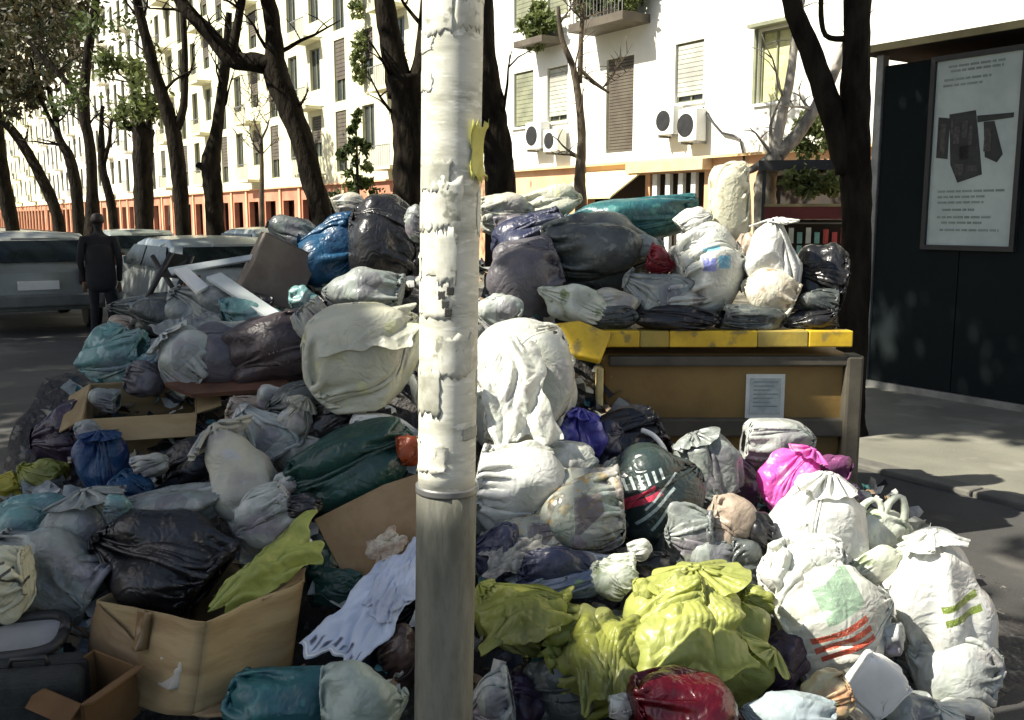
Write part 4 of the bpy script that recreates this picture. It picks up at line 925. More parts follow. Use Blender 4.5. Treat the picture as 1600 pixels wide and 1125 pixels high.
cloth('bright turquoise plastic strip on the left shoulder', [(195, 568, 4.2), (278, 522, 4.3), (288, 538, 4.25), (210, 590, 4.15)], pl_tealp, amp=.02, seed=1, name='plastic_strip', cat='plastic strip')
bag('grey crumpled bag under the white board', 330, 488, 130, 90, 4.65, pl_grey, wr=.09)
bag('teal grey film bag below the tilted carton', 395, 505, 120, 70, 4.5, pl_tealp, wr=.09, tilt=20)
bag('low dark grey bag behind the turquoise film', 250, 492, 160, 66, 4.9, pl_greyd, wr=.06)
bag('small brown and pink crumpled bag at far left of the heap top', 185, 512, 52, 40, 4.7, pl_tan, wr=.1)
bag('pale bag end hanging between cream bag and wine-grey bag', 488, 500, 60, 70, 4.0, pl_beige, wr=.08, tilt=30)
bag('grey bag wedged below the wine-grey bag', 470, 640, 100, 90, 3.75, pl_greyd, wr=.07)
bag('pale ruffled bag end under the cream bag left edge', 465, 655, 62, 70, 3.55, pl_beige, wr=.1, neck=.8, tilt=25)
bag('black tangle of bags under the cream bag', 520, 650, 96, 74, 3.6, pl_black, wr=.12)
bag('bright white crumpled bag peeping above the dark green bag', 600, 672, 122, 60, 3.5, pl_white2, wr=.07)
bag('long dark green bag lying by the pole', 552, 728, 200, 118, 3.35, pl_green, tilt=-27, wr=.028, sq=.7, lump=.08)
bag('olive grey bag under the dark green one', 470, 720, 80, 90, 3.55, pl_beige, wr=.08)
bag('small orange red bag showing beside the pole above cardboard', 640, 705, 44, 50, 3.3, plastic('film_orange', (.36, .07, .02)), wr=.07)
bag('pale grey green bag with white peak, centre left', 415, 686, 120, 92, 3.55, pl_greyw, tilt=25, wr=.08)
bag('long beige grey tied bag slanting down to the lime cloth', 378, 768, 128, 205, 3.3, pl_beige, tilt=-34, neck=.5, wr=.05)
bag('second grey film bag beneath the slanting beige bag', 415, 815, 110, 110, 3.2, pl_greyw, tilt=-30, wr=.08)
bag('black bag inside the open ochre carton', 275, 690, 120, 70, 3.95, pl_black, wr=.05)
bag('black bag in front of the open ochre carton', 292, 730, 96, 90, 3.65, pl_black, wr=.07)
bag('flattened pale film bag across the black bag top', 265, 790, 200, 52, 3.2, pl_grey, tilt=-8, wr=.12)
bag('tiny yellowish litter bag beside the turquoise bottle', 232, 728, 60, 40, 3.5, pl_beige, wr=.14)
bag('deep blue bag standing at left', 156, 724, 80, 98, 3.65, pl_blued, wr=.03, neck=.3)
bag('turquoise plastic bag leaning right of deep blue bag', 212, 768, 84, 50, 3.45, pl_blue, tilt=25, wr=.05)
bag('dark purple bag at the left edge of the heap', 92, 682, 104, 110, 4.0, pl_purple, wr=.08)
bag('crumpled lime green bag on the left edge', 66, 742, 84, 56, 3.8, pl_limed, wr=.08)
bag('mustard yellow bag cut by the left border', 8, 760, 66, 50, 3.8, pl_yel, wr=.08)
bag('pale blue grey bag under the lime one', 60, 806, 120, 70, 3.5, pl_tealp, wr=.05)
bag('grey mesh-like crumpled bag left of the black bag', 152, 828, 150, 128, 3.15, pl_grey, wr=.12, neck=.6, tilt=-15)
bag('small white scrap bag above the black bag', 222, 838, 56, 44, 3.1, pl_white, wr=.12)
bag('shiny pale green bag at the left border', 28, 838, 100, 96, 3.15, pl_tealp, wr=.03)
bag('big smooth grey bag at lower left', 100, 900, 200, 170, 3.05, pl_grey, wr=.03, lump=.07)
bag('cream bag with dark squiggle cut by the left border', 6, 915, 84, 125, 2.8, plastic('film_cream_print', (.62, .60, .42), (.5, .48, .34)), wr=.05, prints=[(-.1, .8, .2, .28, 25, (.05, .05, .04)), (.1, .9, .45, .52, -20, (.05, .05, .04)), (-.2, .5, .6, .66, 10, (.1, .08, .05))])
bag('shiny black bag rising out of the open cardboard box', 258, 882, 228, 165, 3.0, pl_black, wr=.04, sq=.75)
cloth('pale blue paper sheet between grey bag and box', [(85, 975, 2.95), (150, 965, 2.95), (150, 1020, 2.85), (90, 1030, 2.85)], mat('pale_blue_paper', (.5, .55, .56), .8, bump=.1), amp=.01, seed=3, name='paper_sheet', cat='paper')
# crumpled wares low left
cloth('lime green cloth draped over the box edge', [(322, 935, 2.78), (480, 800, 2.98), (498, 870, 2.86), (345, 955, 2.74)], plastic('film_lime_shade', (.36, .39, .09), (.26, .29, .06), rough=.45, trans=.2), amp=.03, seed=7, bulge=.04)
cloth('pale blue shirt with dark stripes and white hem by the pole', [(470, 1005, 2.72), (610, 855, 2.95), (668, 905, 2.82), (560, 1045, 2.62)], mat('shirt_cloth', (.50, .56, .66), .85, (.40, .46, .56), 5, bump=.3, attr=True, sheen=.2), amp=.026, seed=9, name='shirt', cat='shirt',
      prints=[(.0, .035, .0, 1, (.72, .72, .72))] + [(.05, .13 + .03 * (k % 2), .08 + k * .11, .13 + k * .11, (.05, .06, .09)) for k in range(8)])
cloth('pale shirt sleeve beside the pole', [(560, 935, 2.8), (648, 830, 2.95), (655, 920, 2.8), (600, 975, 2.7)], mat('sleeve_cloth', (.48, .53, .64), .85, bump=.3), amp=.02, seed=10, name='shirt_sleeve', cat='shirt')
cloth('crumpled beige food wrapper against the cardboard sheet', [(565, 855, 2.98), (610, 822, 3.0), (640, 848, 2.95), (590, 885, 2.93)], mat('beige_wrapper', (.5, .46, .36), .7, (.25, .17, .12), 16, bump=.4), amp=.02, seed=11, name='food_wrapper', cat='wrapper')
bag('pale green bag at the bottom beside the pole', 562, 1098, 150, 150, 2.5, plastic('film_pale_green', (.36, .42, .36), (.22, .27, .23), rough=.35), wr=.05, tilt=-18)
bag('dark teal bag below the box at the bottom', 450, 1098, 190, 110, 2.62, pl_teal, wr=.05)
bag('dark brown heap of scraps beside the pole base', 628, 1030, 70, 120, 2.75, plastic('film_brown', (.05, .03, .025), (.12, .08, .06), sc=18), wr=.14)
bag('dark green bag behind the box right side', 520, 900, 90, 110, 3.1, pl_green, wr=.07)
bag('black filler bag under the cardboard sheet', 590, 940, 130, 120, 3.15, pl_black, wr=.07)
# --- right of the pole
bag('large smooth white bag beside the pole, upper', 815, 605, 165, 205, 3.95, pl_white, tilt=-14, wr=.03, sq=.7, lump=.1, group=None)
bag('thin white bag with folds under the large smooth one', 790, 660, 120, 110, 3.75, pl_white, tilt=20, wr=.05)
bag('white tied bag with speckles beside the pole', 812, 768, 172, 150, 3.4, pl_white2, wr=.045, lump=.1)
bag('pale bag top peeking above the speckled white bag', 890, 730, 90, 80, 3.6, pl_white, wr=.06)
bag('clear bag full of food scraps, below the speckled white bag', 900, 805, 150, 160, 3.3, pl_food, wr=.05, th=.7)
bag('low clear bag of brown and orange scraps by the pole', 830, 838, 150, 70, 3.25, pl_food, wr=.1)
bag('bright violet blue bag behind the food bag', 904, 676, 92, 70, 4.0, pl_viol, wr=.07, neck=.7, tilt=15)
bag('black bag in the hollow before the container', 985, 690, 130, 110, 4.15, pl_black, wr=.05)
bag('navy bag between violet and black bags', 945, 690, 60, 70, 4.05, pl_navy, wr=.06)
bag('second black bag below the container front', 1140, 760, 110, 120, 4.05, pl_purple, wr=.06)
bag('grey film bag with pale blue crest before the container', 1104, 722, 104, 104, 3.8, pl_grey, tilt=-18, wr=.06, neck=.6)
bag('blackish bag with red and white lettering marks', 1014, 780, 170, 165, 3.5, pl_print, tilt=-12, wr=.045, lump=.08, res=(180, 130),
    prints=[(-.62, .25, .17, .27, 12, (.6, .05, .09)), (-.55, .2, .30, .37, 16, (.62, .05, .1))] + [(-.6 + .13*k, -.55 + .13*k, .42, .62, 8, (.5, .56, .53)) for k in range(8)] + [(-.4, .5, -.02, .035, 30, (.42, .5, .48)), (-.1, .7, .1, .14, 34, (.45, .52, .5)), (-.3, .2, -.2, -.15, 40, (.35, .45, .42))])
bag('dark green grey lower half bag under the lettered bag', 1075, 850, 110, 110, 3.4, pl_greyd, wr=.07)
bag('tan and pink crumpled bag right of the lettered bag', 1138, 826, 82, 112, 3.35, pl_tan, tilt=8, wr=.05)
bag('grey film bag drooping under the tan one', 1108, 866, 84, 90, 3.3, pl_grey, wr=.08)
bag('glossy dark grey bag left of the sunlit white bags', 1170, 884, 80, 96, 3.3, pl_greyd, wr=.07)
bag('translucent white bag with lid shape under the sticker', 1212, 692, 116, 72, 4.15, pl_greyw, wr=.03, sq=.6)
bag('vivid magenta bag catching the sun', 1238, 752, 112, 112, 3.8, pl_mag, tilt=28, wr=.07, neck=.5)
bag('plum coloured bag end right of the magenta bag', 1300, 735, 60, 50, 3.9, plastic('film_plum', (.22, .06, .16), (.1, .03, .08)), wr=.09)
bag('dark brown bag in shade right of magenta bag', 1320, 790, 60, 80, 3.85, pl_purple, wr=.08)
bag('tall peaked white bag just below the magenta bag', 1272, 838, 150, 190, 3.4, pl_white2, tilt=8, neck=.7, wr=.06, group=GW)
bag('white and green handled bag at right shoulder of the heap', 1362, 848, 120, 110, 3.5, pl_wgreen, tilt=12, wr=.06, handles=True, group=GW)
bag('white crumpled bag left of the striped one', 1245, 905, 130, 140, 3.2, pl_white2, wr=.07, group=GW)
bag('white bag with green patch and three red bars', 1305, 972, 170, 190, 3.05, pl_white, tilt=-20, wr=.035, sq=.75, group=GW,
    prints=[(-.25, .5, .36, .9, 4, (.28, .40, .28)), (-.6, .42, .14, .24, 4, (.50, .08, .04)), (-.6, .42, -.02, .08, 4, (.50, .08, .04)), (-.55, .42, -.18, -.08, 4, (.50, .08, .04))], res=(200, 150))
bag('white bag bridging between striped bag and large peaked bag', 1390, 920, 100, 110, 3.35, pl_white, wr=.07, group=GW)
bag('large peaked white bag with two green bars at far right', 1455, 938, 160, 215, 3.2, pl_white2, tilt=-8, neck=.35, wr=.035, sq=.75, group=GW,
    prints=[(-.15, .6, .12, .21, 8, (.20, .27, .04)), (-.15, .6, -.06, .03, 8, (.20, .27, .04))], res=(160, 120))
bag('clear grey bag sagging below the large peaked white bag', 1490, 1045, 140, 165, 3.1, pl_greyw, wr=.05, group=GW)
bag('dark grey bag in the gap under the white bags', 1425, 1050, 80, 90, 3.2, pl_greyd, wr=.07)
bag('dark purple bag in shade right of the lime bag', 1225, 1035, 80, 100, 2.95, pl_purple, wr=.05)
bag('white bag cut by the bottom border at far right', 1500, 1118, 100, 60, 2.85, pl_white, wr=.06, prints=[(-.1, .15, .2, .5, 0, (.04, .04, .04))])
bag('grey bag low between white carton and clear bag', 1420, 1115, 100, 70, 2.85, pl_grey, wr=.06)
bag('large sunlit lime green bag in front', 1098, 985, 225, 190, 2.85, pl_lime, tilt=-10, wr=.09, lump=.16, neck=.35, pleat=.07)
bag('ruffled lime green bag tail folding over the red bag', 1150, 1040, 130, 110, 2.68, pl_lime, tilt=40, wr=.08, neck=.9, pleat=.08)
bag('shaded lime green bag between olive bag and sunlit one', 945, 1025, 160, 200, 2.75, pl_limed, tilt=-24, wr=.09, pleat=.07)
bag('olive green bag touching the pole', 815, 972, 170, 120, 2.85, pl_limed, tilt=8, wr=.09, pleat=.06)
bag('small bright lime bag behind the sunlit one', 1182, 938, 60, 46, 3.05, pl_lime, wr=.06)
bag('glossy deep red bag at the bottom border', 1064, 1110, 178, 120, 2.42, pl_red, wr=.02, film=6)
bag('smooth grey blue bag at the bottom right of the red bag', 1232, 1118, 140, 82, 2.5, plastic('film_grey_blue', (.34, .40, .41), (.28, .33, .35), rough=.35, trans=.1), wr=.02, lump=.05)
bag('orange and green printed bag behind grey blue bag', 1290, 1085, 80, 80, 2.62, plastic('film_mixed', (.42, .40, .25), (.40, .20, .10), sc=9, col3=(.3, .42, .22)), wr=.06)
bag('grey bag in shade beneath the olive bags', 868, 1078, 110, 120, 2.72, pl_greyd, wr=.06)
bag('pale grey bag at the bottom beside the pole', 768, 1090, 76, 110, 2.55, pl_greyw, wr=.05)
bag('dark brown shaded bag at bottom between grey bags', 825, 1095, 70, 90, 2.68, pl_purple, wr=.07)
bag('navy shaded bag beside the pole at middle height', 772, 872, 76, 110, 3.1, pl_navy, wr=.07)
bag('long grey blue film bag above the olive bag', 880, 902, 200, 60, 3.0, plastic('film_slate', (.22, .25, .31), (.10, .13, .2), sc=9, col3=(.2, .3, .15)), tilt=-6, wr=.1)
bag('pale torn bag with green print among dark scraps', 958, 905, 80, 64, 2.98, pl_wgreen, wr=.13)
bag('dark scrap bag between torn bag and lettered bag', 1005, 885, 80, 60, 3.15, pl_black, wr=.12)
FS = 'crumpled_film'; FC = 'plastic film'
film('torn turquoise and white film trailing down the left shoulder', [(120, 560, 4.25), (205, 510, 4.5), (262, 560, 4.2), (150, 620, 4.1)], pl_tealp, seed=21)
film('grey film crumpled over the wine-grey and mauve bags', [(290, 520, 4.3), (400, 492, 4.35), (432, 560, 4.1), (300, 600, 4.0)], pl_grey, seed=22)
film('pale green film spread between white scrap bag and slanting beige bag', [(208, 815, 3.2), (330, 752, 3.35), (372, 800, 3.15), (240, 838, 3.05)], pl_greyw, seed=23)
film('wrinkled grey white film laid over the slanting beige bag foot', [(352, 800, 3.1), (438, 742, 3.2), (468, 812, 3.1), (395, 872, 2.98)], pl_greyw, seed=24)
film('dark teal film hanging behind the pale shirt', [(488, 905, 3.0), (560, 868, 3.05), (570, 935, 2.95), (498, 960, 2.9)], pl_green, seed=25)
film('smoky film draped over black lettered bag, lower right side', [(1040, 800, 3.35), (1105, 770, 3.4), (1135, 880, 3.2), (1060, 905, 3.15)], pl_grey, seed=26)
film('slate film strip with dirty green edge above the olive bag', [(760, 905, 2.98), (890, 865, 3.1), (985, 900, 3.0), (850, 935, 2.9)], pl_navy, seed=27)
film('crumpled white film between the food bag and the torn bag', [(905, 878, 3.05), (985, 868, 3.1), (1000, 910, 3.0), (930, 930, 2.95)], pl_wgreen, seed=28)
film('white film flap trailing across the speckled white bag', [(752, 700, 3.5), (850, 690, 3.5), (875, 760, 3.3), (770, 775, 3.25)], pl_white, seed=29)
film('white film folds hanging between upper white bag and speckled bag', [(752, 610, 3.7), (815, 600, 3.65), (868, 700, 3.55), (760, 712, 3.5)], pl_white, seed=30)
film('white shopping bag mouth flapping above the striped bag', [(1205, 860, 3.15), (1300, 845, 3.2), (1335, 905, 3.1), (1225, 930, 3.0)], pl_white2, seed=31)
film('white and green film crumpled on the right shoulder', [(1325, 870, 3.3), (1400, 848, 3.4), (1420, 905, 3.25), (1345, 918, 3.15)], pl_wgreen, seed=32)
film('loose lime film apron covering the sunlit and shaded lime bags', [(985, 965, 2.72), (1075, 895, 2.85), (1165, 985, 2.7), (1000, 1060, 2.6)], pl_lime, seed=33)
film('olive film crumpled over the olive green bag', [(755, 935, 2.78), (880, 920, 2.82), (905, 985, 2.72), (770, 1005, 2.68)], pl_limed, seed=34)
film('blue grey film over the navy bag on the container', [(775, 400, 5.0), (880, 355, 5.1), (900, 400, 4.95), (790, 450, 4.8)], pl_navy, seed=35)
film('grey green film sheet over the big dark bag on container', [(900, 355, 4.95), (1030, 345, 5.0), (1025, 400, 4.8), (915, 410, 4.75)], pl_grey, seed=36)
film('white film tail over the blue printed bag', [(1055, 365, 4.8), (1115, 350, 4.9), (1135, 400, 4.72), (1065, 400, 4.7)], pl_white2, seed=37)
# --- on the container
GB = 'bags piled on the container'
bag('long teal bag lying highest on the container', 985, 342, 205, 66, 5.25, pl_teal, tilt=-4, wr=.05, pile=False, group=GB)
bag('big dark grey green bag sprawling on the container', 945, 402, 200, 138, 5.0, pl_greyd, wr=.04, pile=False, group=GB)
bag('navy crumpled bag at left of the container load', 832, 368, 130, 70, 5.2, pl_navy, tilt=-14, wr=.08, group=GB)
bag('mauve grey bag hanging off the container left corner', 822, 440, 130, 140, 4.85, pl_mauve, wr=.05, group=GB)
bag('black bag between mauve and dark grey green bags', 862, 430, 70, 110, 4.95, pl_black, wr=.05, pile=False, group=GB)
bag('pale green-white open sack on the bent yellow lid', 897, 474, 112, 62, 4.65, pl_wgreen, tilt=20, wr=.04, pile=False, group=GB)
bag('beige grey crumpled bag right of the pale sack', 965, 478, 70, 56, 4.65, pl_beige, wr=.07, pile=False, group=GB)
bag('mottled grey bag at the front edge of the container lid', 1030, 470, 110, 84, 4.7, pl_grey, wr=.1, pile=False, group=GB)
bag('white bag with blue print in middle of the container load', 1102, 425, 130, 150, 4.8, pl_white, wr=.05, pile=False, group=GB,
    prints=[(-.2, .1, .05, .3, 0, (.25, .27, .6)), (.15, .45, .1, .35, 0, (.12, .35, .5)), (-.1, .3, .42, .5, 10, (.2, .45, .55))])
bag('grey lower bag under the blue printed one', 1080, 470, 110, 84, 4.72, pl_greyw, wr=.07, pile=False, group=GB)
bag('dark red crumpled bag left of the blue printed bag', 1030, 405, 46, 50, 4.75, plastic('film_red', (.30, .02, .03), (.1, .01, .015)), wr=.12, pile=False, group=GB)
bag('tall thin cream bag held upright above the load', 1142, 318, 70, 125, 5.1, plastic('film_pale_cream', (.74, .72, .55), (.6, .57, .4), trans=.25, col3=(.4, .35, .22)), wr=.06, sq=.6, handles=False, pile=False, group=GB)
bag('small white bag tucked beside the teal bag end', 1082, 350, 60, 52, 5.0, pl_white2, wr=.07, pile=False, group=GB)
bag('plump white bag at the right end of the container load', 1205, 402, 96, 110, 4.8, pl_white2, tilt=-10, wr=.035, neck=.3, pile=False, group=GB)
bag('cream bag slumped under the plump white one', 1208, 462, 92, 86, 4.7, plastic('film_stained', (.7, .68, .55), (.5, .42, .3), trans=.15, col3=(.38, .24, .15)), wr=.05, pile=False, group=GB)
bag('brown pink bag squeezed left of the plump white one', 1168, 410, 40, 90, 4.85, pl_tan, wr=.07, pile=False, group=GB)
bag('flat black bag added for the shadow under the load, middle of rim', 1060, 498, 150, 46, 4.62, pl_black, wr=.07, pile=False, group=GB)  # these dark rim bags stand in for the shadow under the load
bag('flat dark grey bag added for the shadow under the load, right of rim', 1175, 498, 110, 44, 4.62, pl_greyd, wr=.08, pile=False, group=GB)
bag('thin black bag added for the shadow under the load, right end of rim', 1268, 500, 90, 38, 4.62, pl_black, wr=.08, pile=False, group=GB)
bag('dark grey bag added for the load shadow near the bent yellow corner', 955, 498, 90, 44, 4.62, pl_greyd, wr=.08, pile=False, group=GB)
bag('black bag at the right corner of the container', 1280, 440, 84, 118, 4.85, pl_black, wr=.08, pile=False, group=GB)
bag('crumpled grey black bag below the black corner bag', 1275, 478, 70, 54, 4.7, pl_greyd, wr=.1, pile=False, group=GB)
bag('pale cream bag on the heap behind, left of the teal bag', 862, 318, 92, 56, 5.5, pl_cream, wr=.08, tilt=-10)
bag('dirty white bag next to the pole top of the heap', 790, 335, 84, 66, 5.45, pl_beige, wr=.09)
bag('mauve grey bag behind the navy one', 810, 360, 90, 60, 5.4, pl_mauve, wr=.07)
bag('pale grey bag beside the pole above the large smooth white bag', 780, 495, 80, 70, 4.4, pl_greyw, wr=.07)
bag('small pale bag over the left corner of the container', 868, 570, 56, 60, 4.25, pl_white, wr=.07)

LF = pl_lime; LFo = pl_limed; WS = pl_white
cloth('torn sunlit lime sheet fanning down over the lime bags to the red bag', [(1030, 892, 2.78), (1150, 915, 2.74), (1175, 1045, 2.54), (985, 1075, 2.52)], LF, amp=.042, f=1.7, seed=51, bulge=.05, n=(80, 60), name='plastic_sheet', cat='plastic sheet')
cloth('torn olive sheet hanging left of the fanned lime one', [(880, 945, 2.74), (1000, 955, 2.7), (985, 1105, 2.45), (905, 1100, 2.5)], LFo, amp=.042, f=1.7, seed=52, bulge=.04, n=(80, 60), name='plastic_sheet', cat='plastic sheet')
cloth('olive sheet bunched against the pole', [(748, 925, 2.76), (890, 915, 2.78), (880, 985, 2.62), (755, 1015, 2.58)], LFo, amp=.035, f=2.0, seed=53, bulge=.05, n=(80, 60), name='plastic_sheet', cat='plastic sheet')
cloth('limp white sheet with long folds hanging over the large smooth white bag', [(756, 535, 3.7), (835, 520, 3.72), (872, 680, 3.5), (765, 700, 3.45)], WS, amp=.035, f=1.6, seed=54, bulge=.03, n=(80, 60), name='plastic_sheet', cat='plastic sheet')
cloth('pale sheet crumpled across the top of the square cream bag', [(492, 480, 3.55), (640, 472, 3.6), (650, 535, 3.4), (500, 545, 3.38)], pl_cream, amp=.03, f=1.8, seed=55, bulge=.03, n=(80, 60), name='plastic_sheet', cat='plastic sheet')
cloth('clear grey sheet caught between plank ends and turquoise film', [(235, 500, 4.35), (330, 478, 4.45), (350, 540, 4.15), (250, 560, 4.1)], pl_grey, amp=.04, f=2, seed=56, n=(70, 50), name='plastic_sheet', cat='plastic sheet')
cloth('white torn sheet between the peaked white bag and the striped one', [(1200, 850, 3.1), (1310, 838, 3.15), (1345, 925, 3.0), (1215, 945, 2.95)], WS, amp=.04, f=2, seed=57, n=(80, 60), name='plastic_sheet', cat='plastic sheet')
cloth('grey newspaper sheet under the speckled white bag by the pole', [(755, 845, 3.05), (850, 835, 3.1), (870, 885, 2.98), (765, 900, 2.95)], mat('newsprint', (.33, .32, .28), .8, (.14, .14, .13), 40, bump=.2), amp=.03, f=2, seed=58, name='newspaper', cat='newspaper')
for i_, (lab, px, py, w_, h_, D_, m_) in enumerate((
    ('small white knotted bag between grey film and cardboard sheet', 470, 862, 50, 44, 2.95, pl_white), ('small teal scrap bag above black bag at left', 185, 790, 46, 36, 3.05, pl_tealp),
    ('small dark bag under the violet bag', 872, 722, 52, 44, 3.7, pl_black), ('small pale bag right of the violet bag', 962, 735, 44, 40, 3.75, pl_greyw),
    ('small beige bag in the hollow left of lettered bag', 930, 755, 46, 50, 3.45, pl_beige), ('small grey bag in front of the tan bag', 1135, 905, 56, 46, 3.05, pl_greyw),
    ('small blue bag wedged above the grey blue film', 845, 885, 50, 34, 3.02, pl_blued), ('small black bag between tan and peaked white bags', 1190, 830, 44, 60, 3.3, pl_black),
    ('small white bag tucked left of the dark green bag', 455, 760, 56, 50, 3.25, pl_greyw), ('small grey bag on the ochre carton rim', 165, 625, 50, 40, 3.95, pl_grey),
    ('small brown bag below the thin brown board', 385, 640, 60, 44, 3.85, pl_tan), ('small pale bag below the wine-grey bag', 425, 622, 54, 44, 3.85, pl_greyw),
    ('small teal bag right of the tilted carton foot', 478, 470, 50, 50, 4.55, pl_tealp), ('small black bag under the tilted carton', 400, 478, 60, 40, 4.6, pl_black),
    ('small white bag low left of red bag', 975, 1105, 44, 40, 2.45, pl_white), ('small grey bag right of the striped bag foot', 1392, 1000, 50, 56, 3.0, pl_greyw),
    ('small lime bag left of the sunlit lime sheet top', 1010, 925, 46, 44, 2.85, pl_lime), ('small white bag above the pale torn bag', 1000, 860, 40, 36, 3.1, pl_white),
    ('small black bag above the lime cloth', 478, 790, 50, 40, 3.05, pl_black), ('small clear bag on the deep blue bag', 140, 672, 44, 34, 3.7, pl_grey))):
    bag(lab, px, py, w_, h_, D_, m_, wr=.08, pile=False)

# ------------------------------------------------------------------ boxes and boards
def world_slab(par, name, pts, th, m): 
    rg = np.random.RandomState(abs(int(pts[0][0] * 997 + pts[1][2] * 613)) % 9999); g_ = 14; q = [np.array(p_) for p_ in pts]
    nn = np.cross(q[1] - q[0], q[3] - q[0]); nn /= np.linalg.norm(nn); V_ = []
    w1 = wrinkle(np.array([[i_/3.5, j_/3.5, 0] for i_ in range(g_+1) for j_ in range(g_+1)]) - 1, rg, .006, .8, 3)
    for i_ in range(g_ + 1):
        for j_ in range(g_ + 1):
            u_, v_ = i_/g_, j_/g_; ed = 1 if name == 'flap' else min(1, 6*min(u_, 1-u_) + .0)
            V_.append((1-u_)*(1-v_)*q[0] + u_*(1-v_)*q[1] + u_*v_*q[2] + (1-u_)*v_*q[3] + nn * (w1[i_*(g_+1)+j_] * ed + .008 * math.sin(3*u_ + 2*v_) * ed))
    F_ = [(i_*(g_+1)+j_, (i_+1)*(g_+1)+j_, (i_+1)*(g_+1)+j_+1, i_*(g_+1)+j_+1) for i_ in range(g_) for j_ in range(g_)]
    o = mobj(name, V_, F_, m, None, True); sd__ = o.modifiers.new('board', 'SOLIDIFY'); sd__.thickness = th; sd__.offset = 0; o.parent = par; o.matrix_parent_inverse = Matrix.Translation(-par.location); return o
# open box, lower left: near corner N, left corner Lc, right corner Rc
N_ = P(322, 972, 2.62); Lc = P(152, 938, 2.86); Rc = P(474, 905, 2.9); dn = P(302, 1118, 2.60) - N_
Bk = Lc + (Rc - N_)
b1 = empty('cardboard_box', (N_ + Bk) / 2 + dn); tag(b1, 'large open cardboard box with a black bag in it, lower left', 'cardboard box')
PILE.append((b1.location.x, b1.location.y, b1.location.z + .1, .2, .1))
def wallp(a, b, c=dn): return [a, b, b + c, a + c]
world_slab(b1, 'side_panel', wallp(Lc, N_, dn), .006, M_card); world_slab(b1, 'side_panel', wallp(N_, Rc, dn), .006, M_card)
world_slab(b1, 'side_panel', wallp(Rc, Bk, dn), .006, M_card); world_slab(b1, 'side_panel', wallp(Bk, Lc, dn), .006, M_card)
world_slab(b1, 'bottom', [N_ + dn*.99, Rc + dn*.99, Bk + dn*.99, Lc + dn*.99], .006, M_cardin)
out1 = (Lc - N_).normalized(); 
fl = [Lc, Lc + (Bk - Lc), Bk + Vector((-.10, -.0, .01)), Lc + Vector((-.10, -.04, -.16))]
world_slab(b1, 'flap', [P(152, 940, 2.855), P(132, 1032, 2.80), P(245, 1058, 2.66), P(188, 985, 2.75)], .005, M_card2)
world_slab(b1, 'flap', [Rc + Vector((.004, -.004, 0)), P(478, 880, 3.05), P(400, 905, 3.1), N_ + (Rc - N_)*.55 + Vector((0, 0, .004))], .005, M_card2)
world_slab(b1, 'flap', [P(300, 1120, 2.59), P(476, 1045, 2.85), P(480, 1060, 2.80), P(370, 1122, 2.6)], .005, M_card2)
tm = mat('brown_tape', (.20, .13, .06), .35, (.15, .1, .05), 4, bump=.1)
e1 = (N_ - Lc); nf = e1.cross(dn).normalized(); nf = nf if nf.y < 0 else -nf
def onf(a_, b_): return Lc + e1 * a_ + dn * b_ + nf * .012
world_slab(b1, 'tape', [onf(.42, -.01), onf(.55, -.01), onf(.56, .4), onf(.43, .42)], .001, tm)
world_slab(b1, 'shipping_label', [onf(.68, .45), onf(.9, .44), onf(.9, .72), onf(.68, .73)], .001, mat('label_paper', (.42, .40, .33), .7, (.33, .31, .25), 8, bump=.1))
# second smaller carton at the border
def carton(label, px, py, D, w_, h_, d_, rx, ry, rz, m, name='cardboard_box', cat='cardboard box', openf=False, mi=None):
    r = empty(name, P(px, py, D)); r.rotation_euler = (R(rx), R(ry), R(rz)); tag(r, label, cat); t = .006
    mi = mi or m
    for nm, bx_ in (('front_panel', (-w_, w_, -d_, -d_+t, -h_, h_)), ('back_panel', (-w_, w_, d_-t, d_, -h_, h_)), ('side_panel', (-w_, -w_+t, -d_+t, d_-t, -h_, h_)), ('side_panel', (w_-t, w_, -d_+t, d_-t, -h_, h_)), ('bottom', (-w_+t, w_-t, -d_+t, d_-t, -h_, -h_+t))):
        bevel(MB().box(*bx_).build(nm, m, r), .003, 1)
    if not openf:
        MB().box(-w_, w_, -d_, -.002, h_+.001, h_+.006).build('flap', m, r); MB().box(-w_, w_, .002, d_, h_+.001, h_+.006).build('flap', m, r)
        MB().box(-w_, w_, -.03, .03, h_+.0065, h_+.0085).build('tape', mi, r)
    else:
        MB().slab([(-w_, -d_, h_), (w_, -d_, h_), (w_*.95, -d_*1.5, h_*.55), (-w_*.95, -d_*1.5, h_*.55)], .005).build('flap', m, r)
        MB().slab([(w_, -d_, h_), (w_, d_, h_), (w_*1.45, d_*.95, h_*1.2), (w_*1.45, -d_*.95, h_*1.2)], .005).build('flap', m, r)
        MB().slab([(-w_, d_, h_), (-w_, -d_, h_), (-w_*1.4, -d_*.95, h_*.6), (-w_*1.4, d_*.95, h_*.6)], .005).build('flap', m, r)
    PILE.append((r.location.x, r.location.y, r.location.z, w_, h_)); return r
carton('dark brown carton at the bottom border under the open box', 142, 1094, 2.62, .085, .085, .10, 8, 6, -25, M_cardin, openf=True)
carton('open ochre carton holding a black bag, left middle', 225, 665, 4.05, .22, .13, .2, 12, 0, 18, M_card, openf=True)
carton('grey brown tilted carton beside the blue bag', 432, 425, 4.9, .14, .15, .17, 0, 27, 20, mat('carton_grey', (.20, .17, .13), .85, (.13, .10, .08), 3, bump=.3), mi=M_card2)
o = bag('bright white square paper parcel standing on its corner, lower right', 1366, 1070, 84, 88, 2.78, mat('parcel_paper', (.70, .70, .66), .75, (.62, .62, .58), 3, bump=.2, bscale=18), tilt=38, sq=.35, wr=.03, th=.5, film=7, name='paper_parcel', cat='parcel')
cs = mobj('cardboard_sheet', [], [], M_card2); bpy.data.objects.remove(cs)
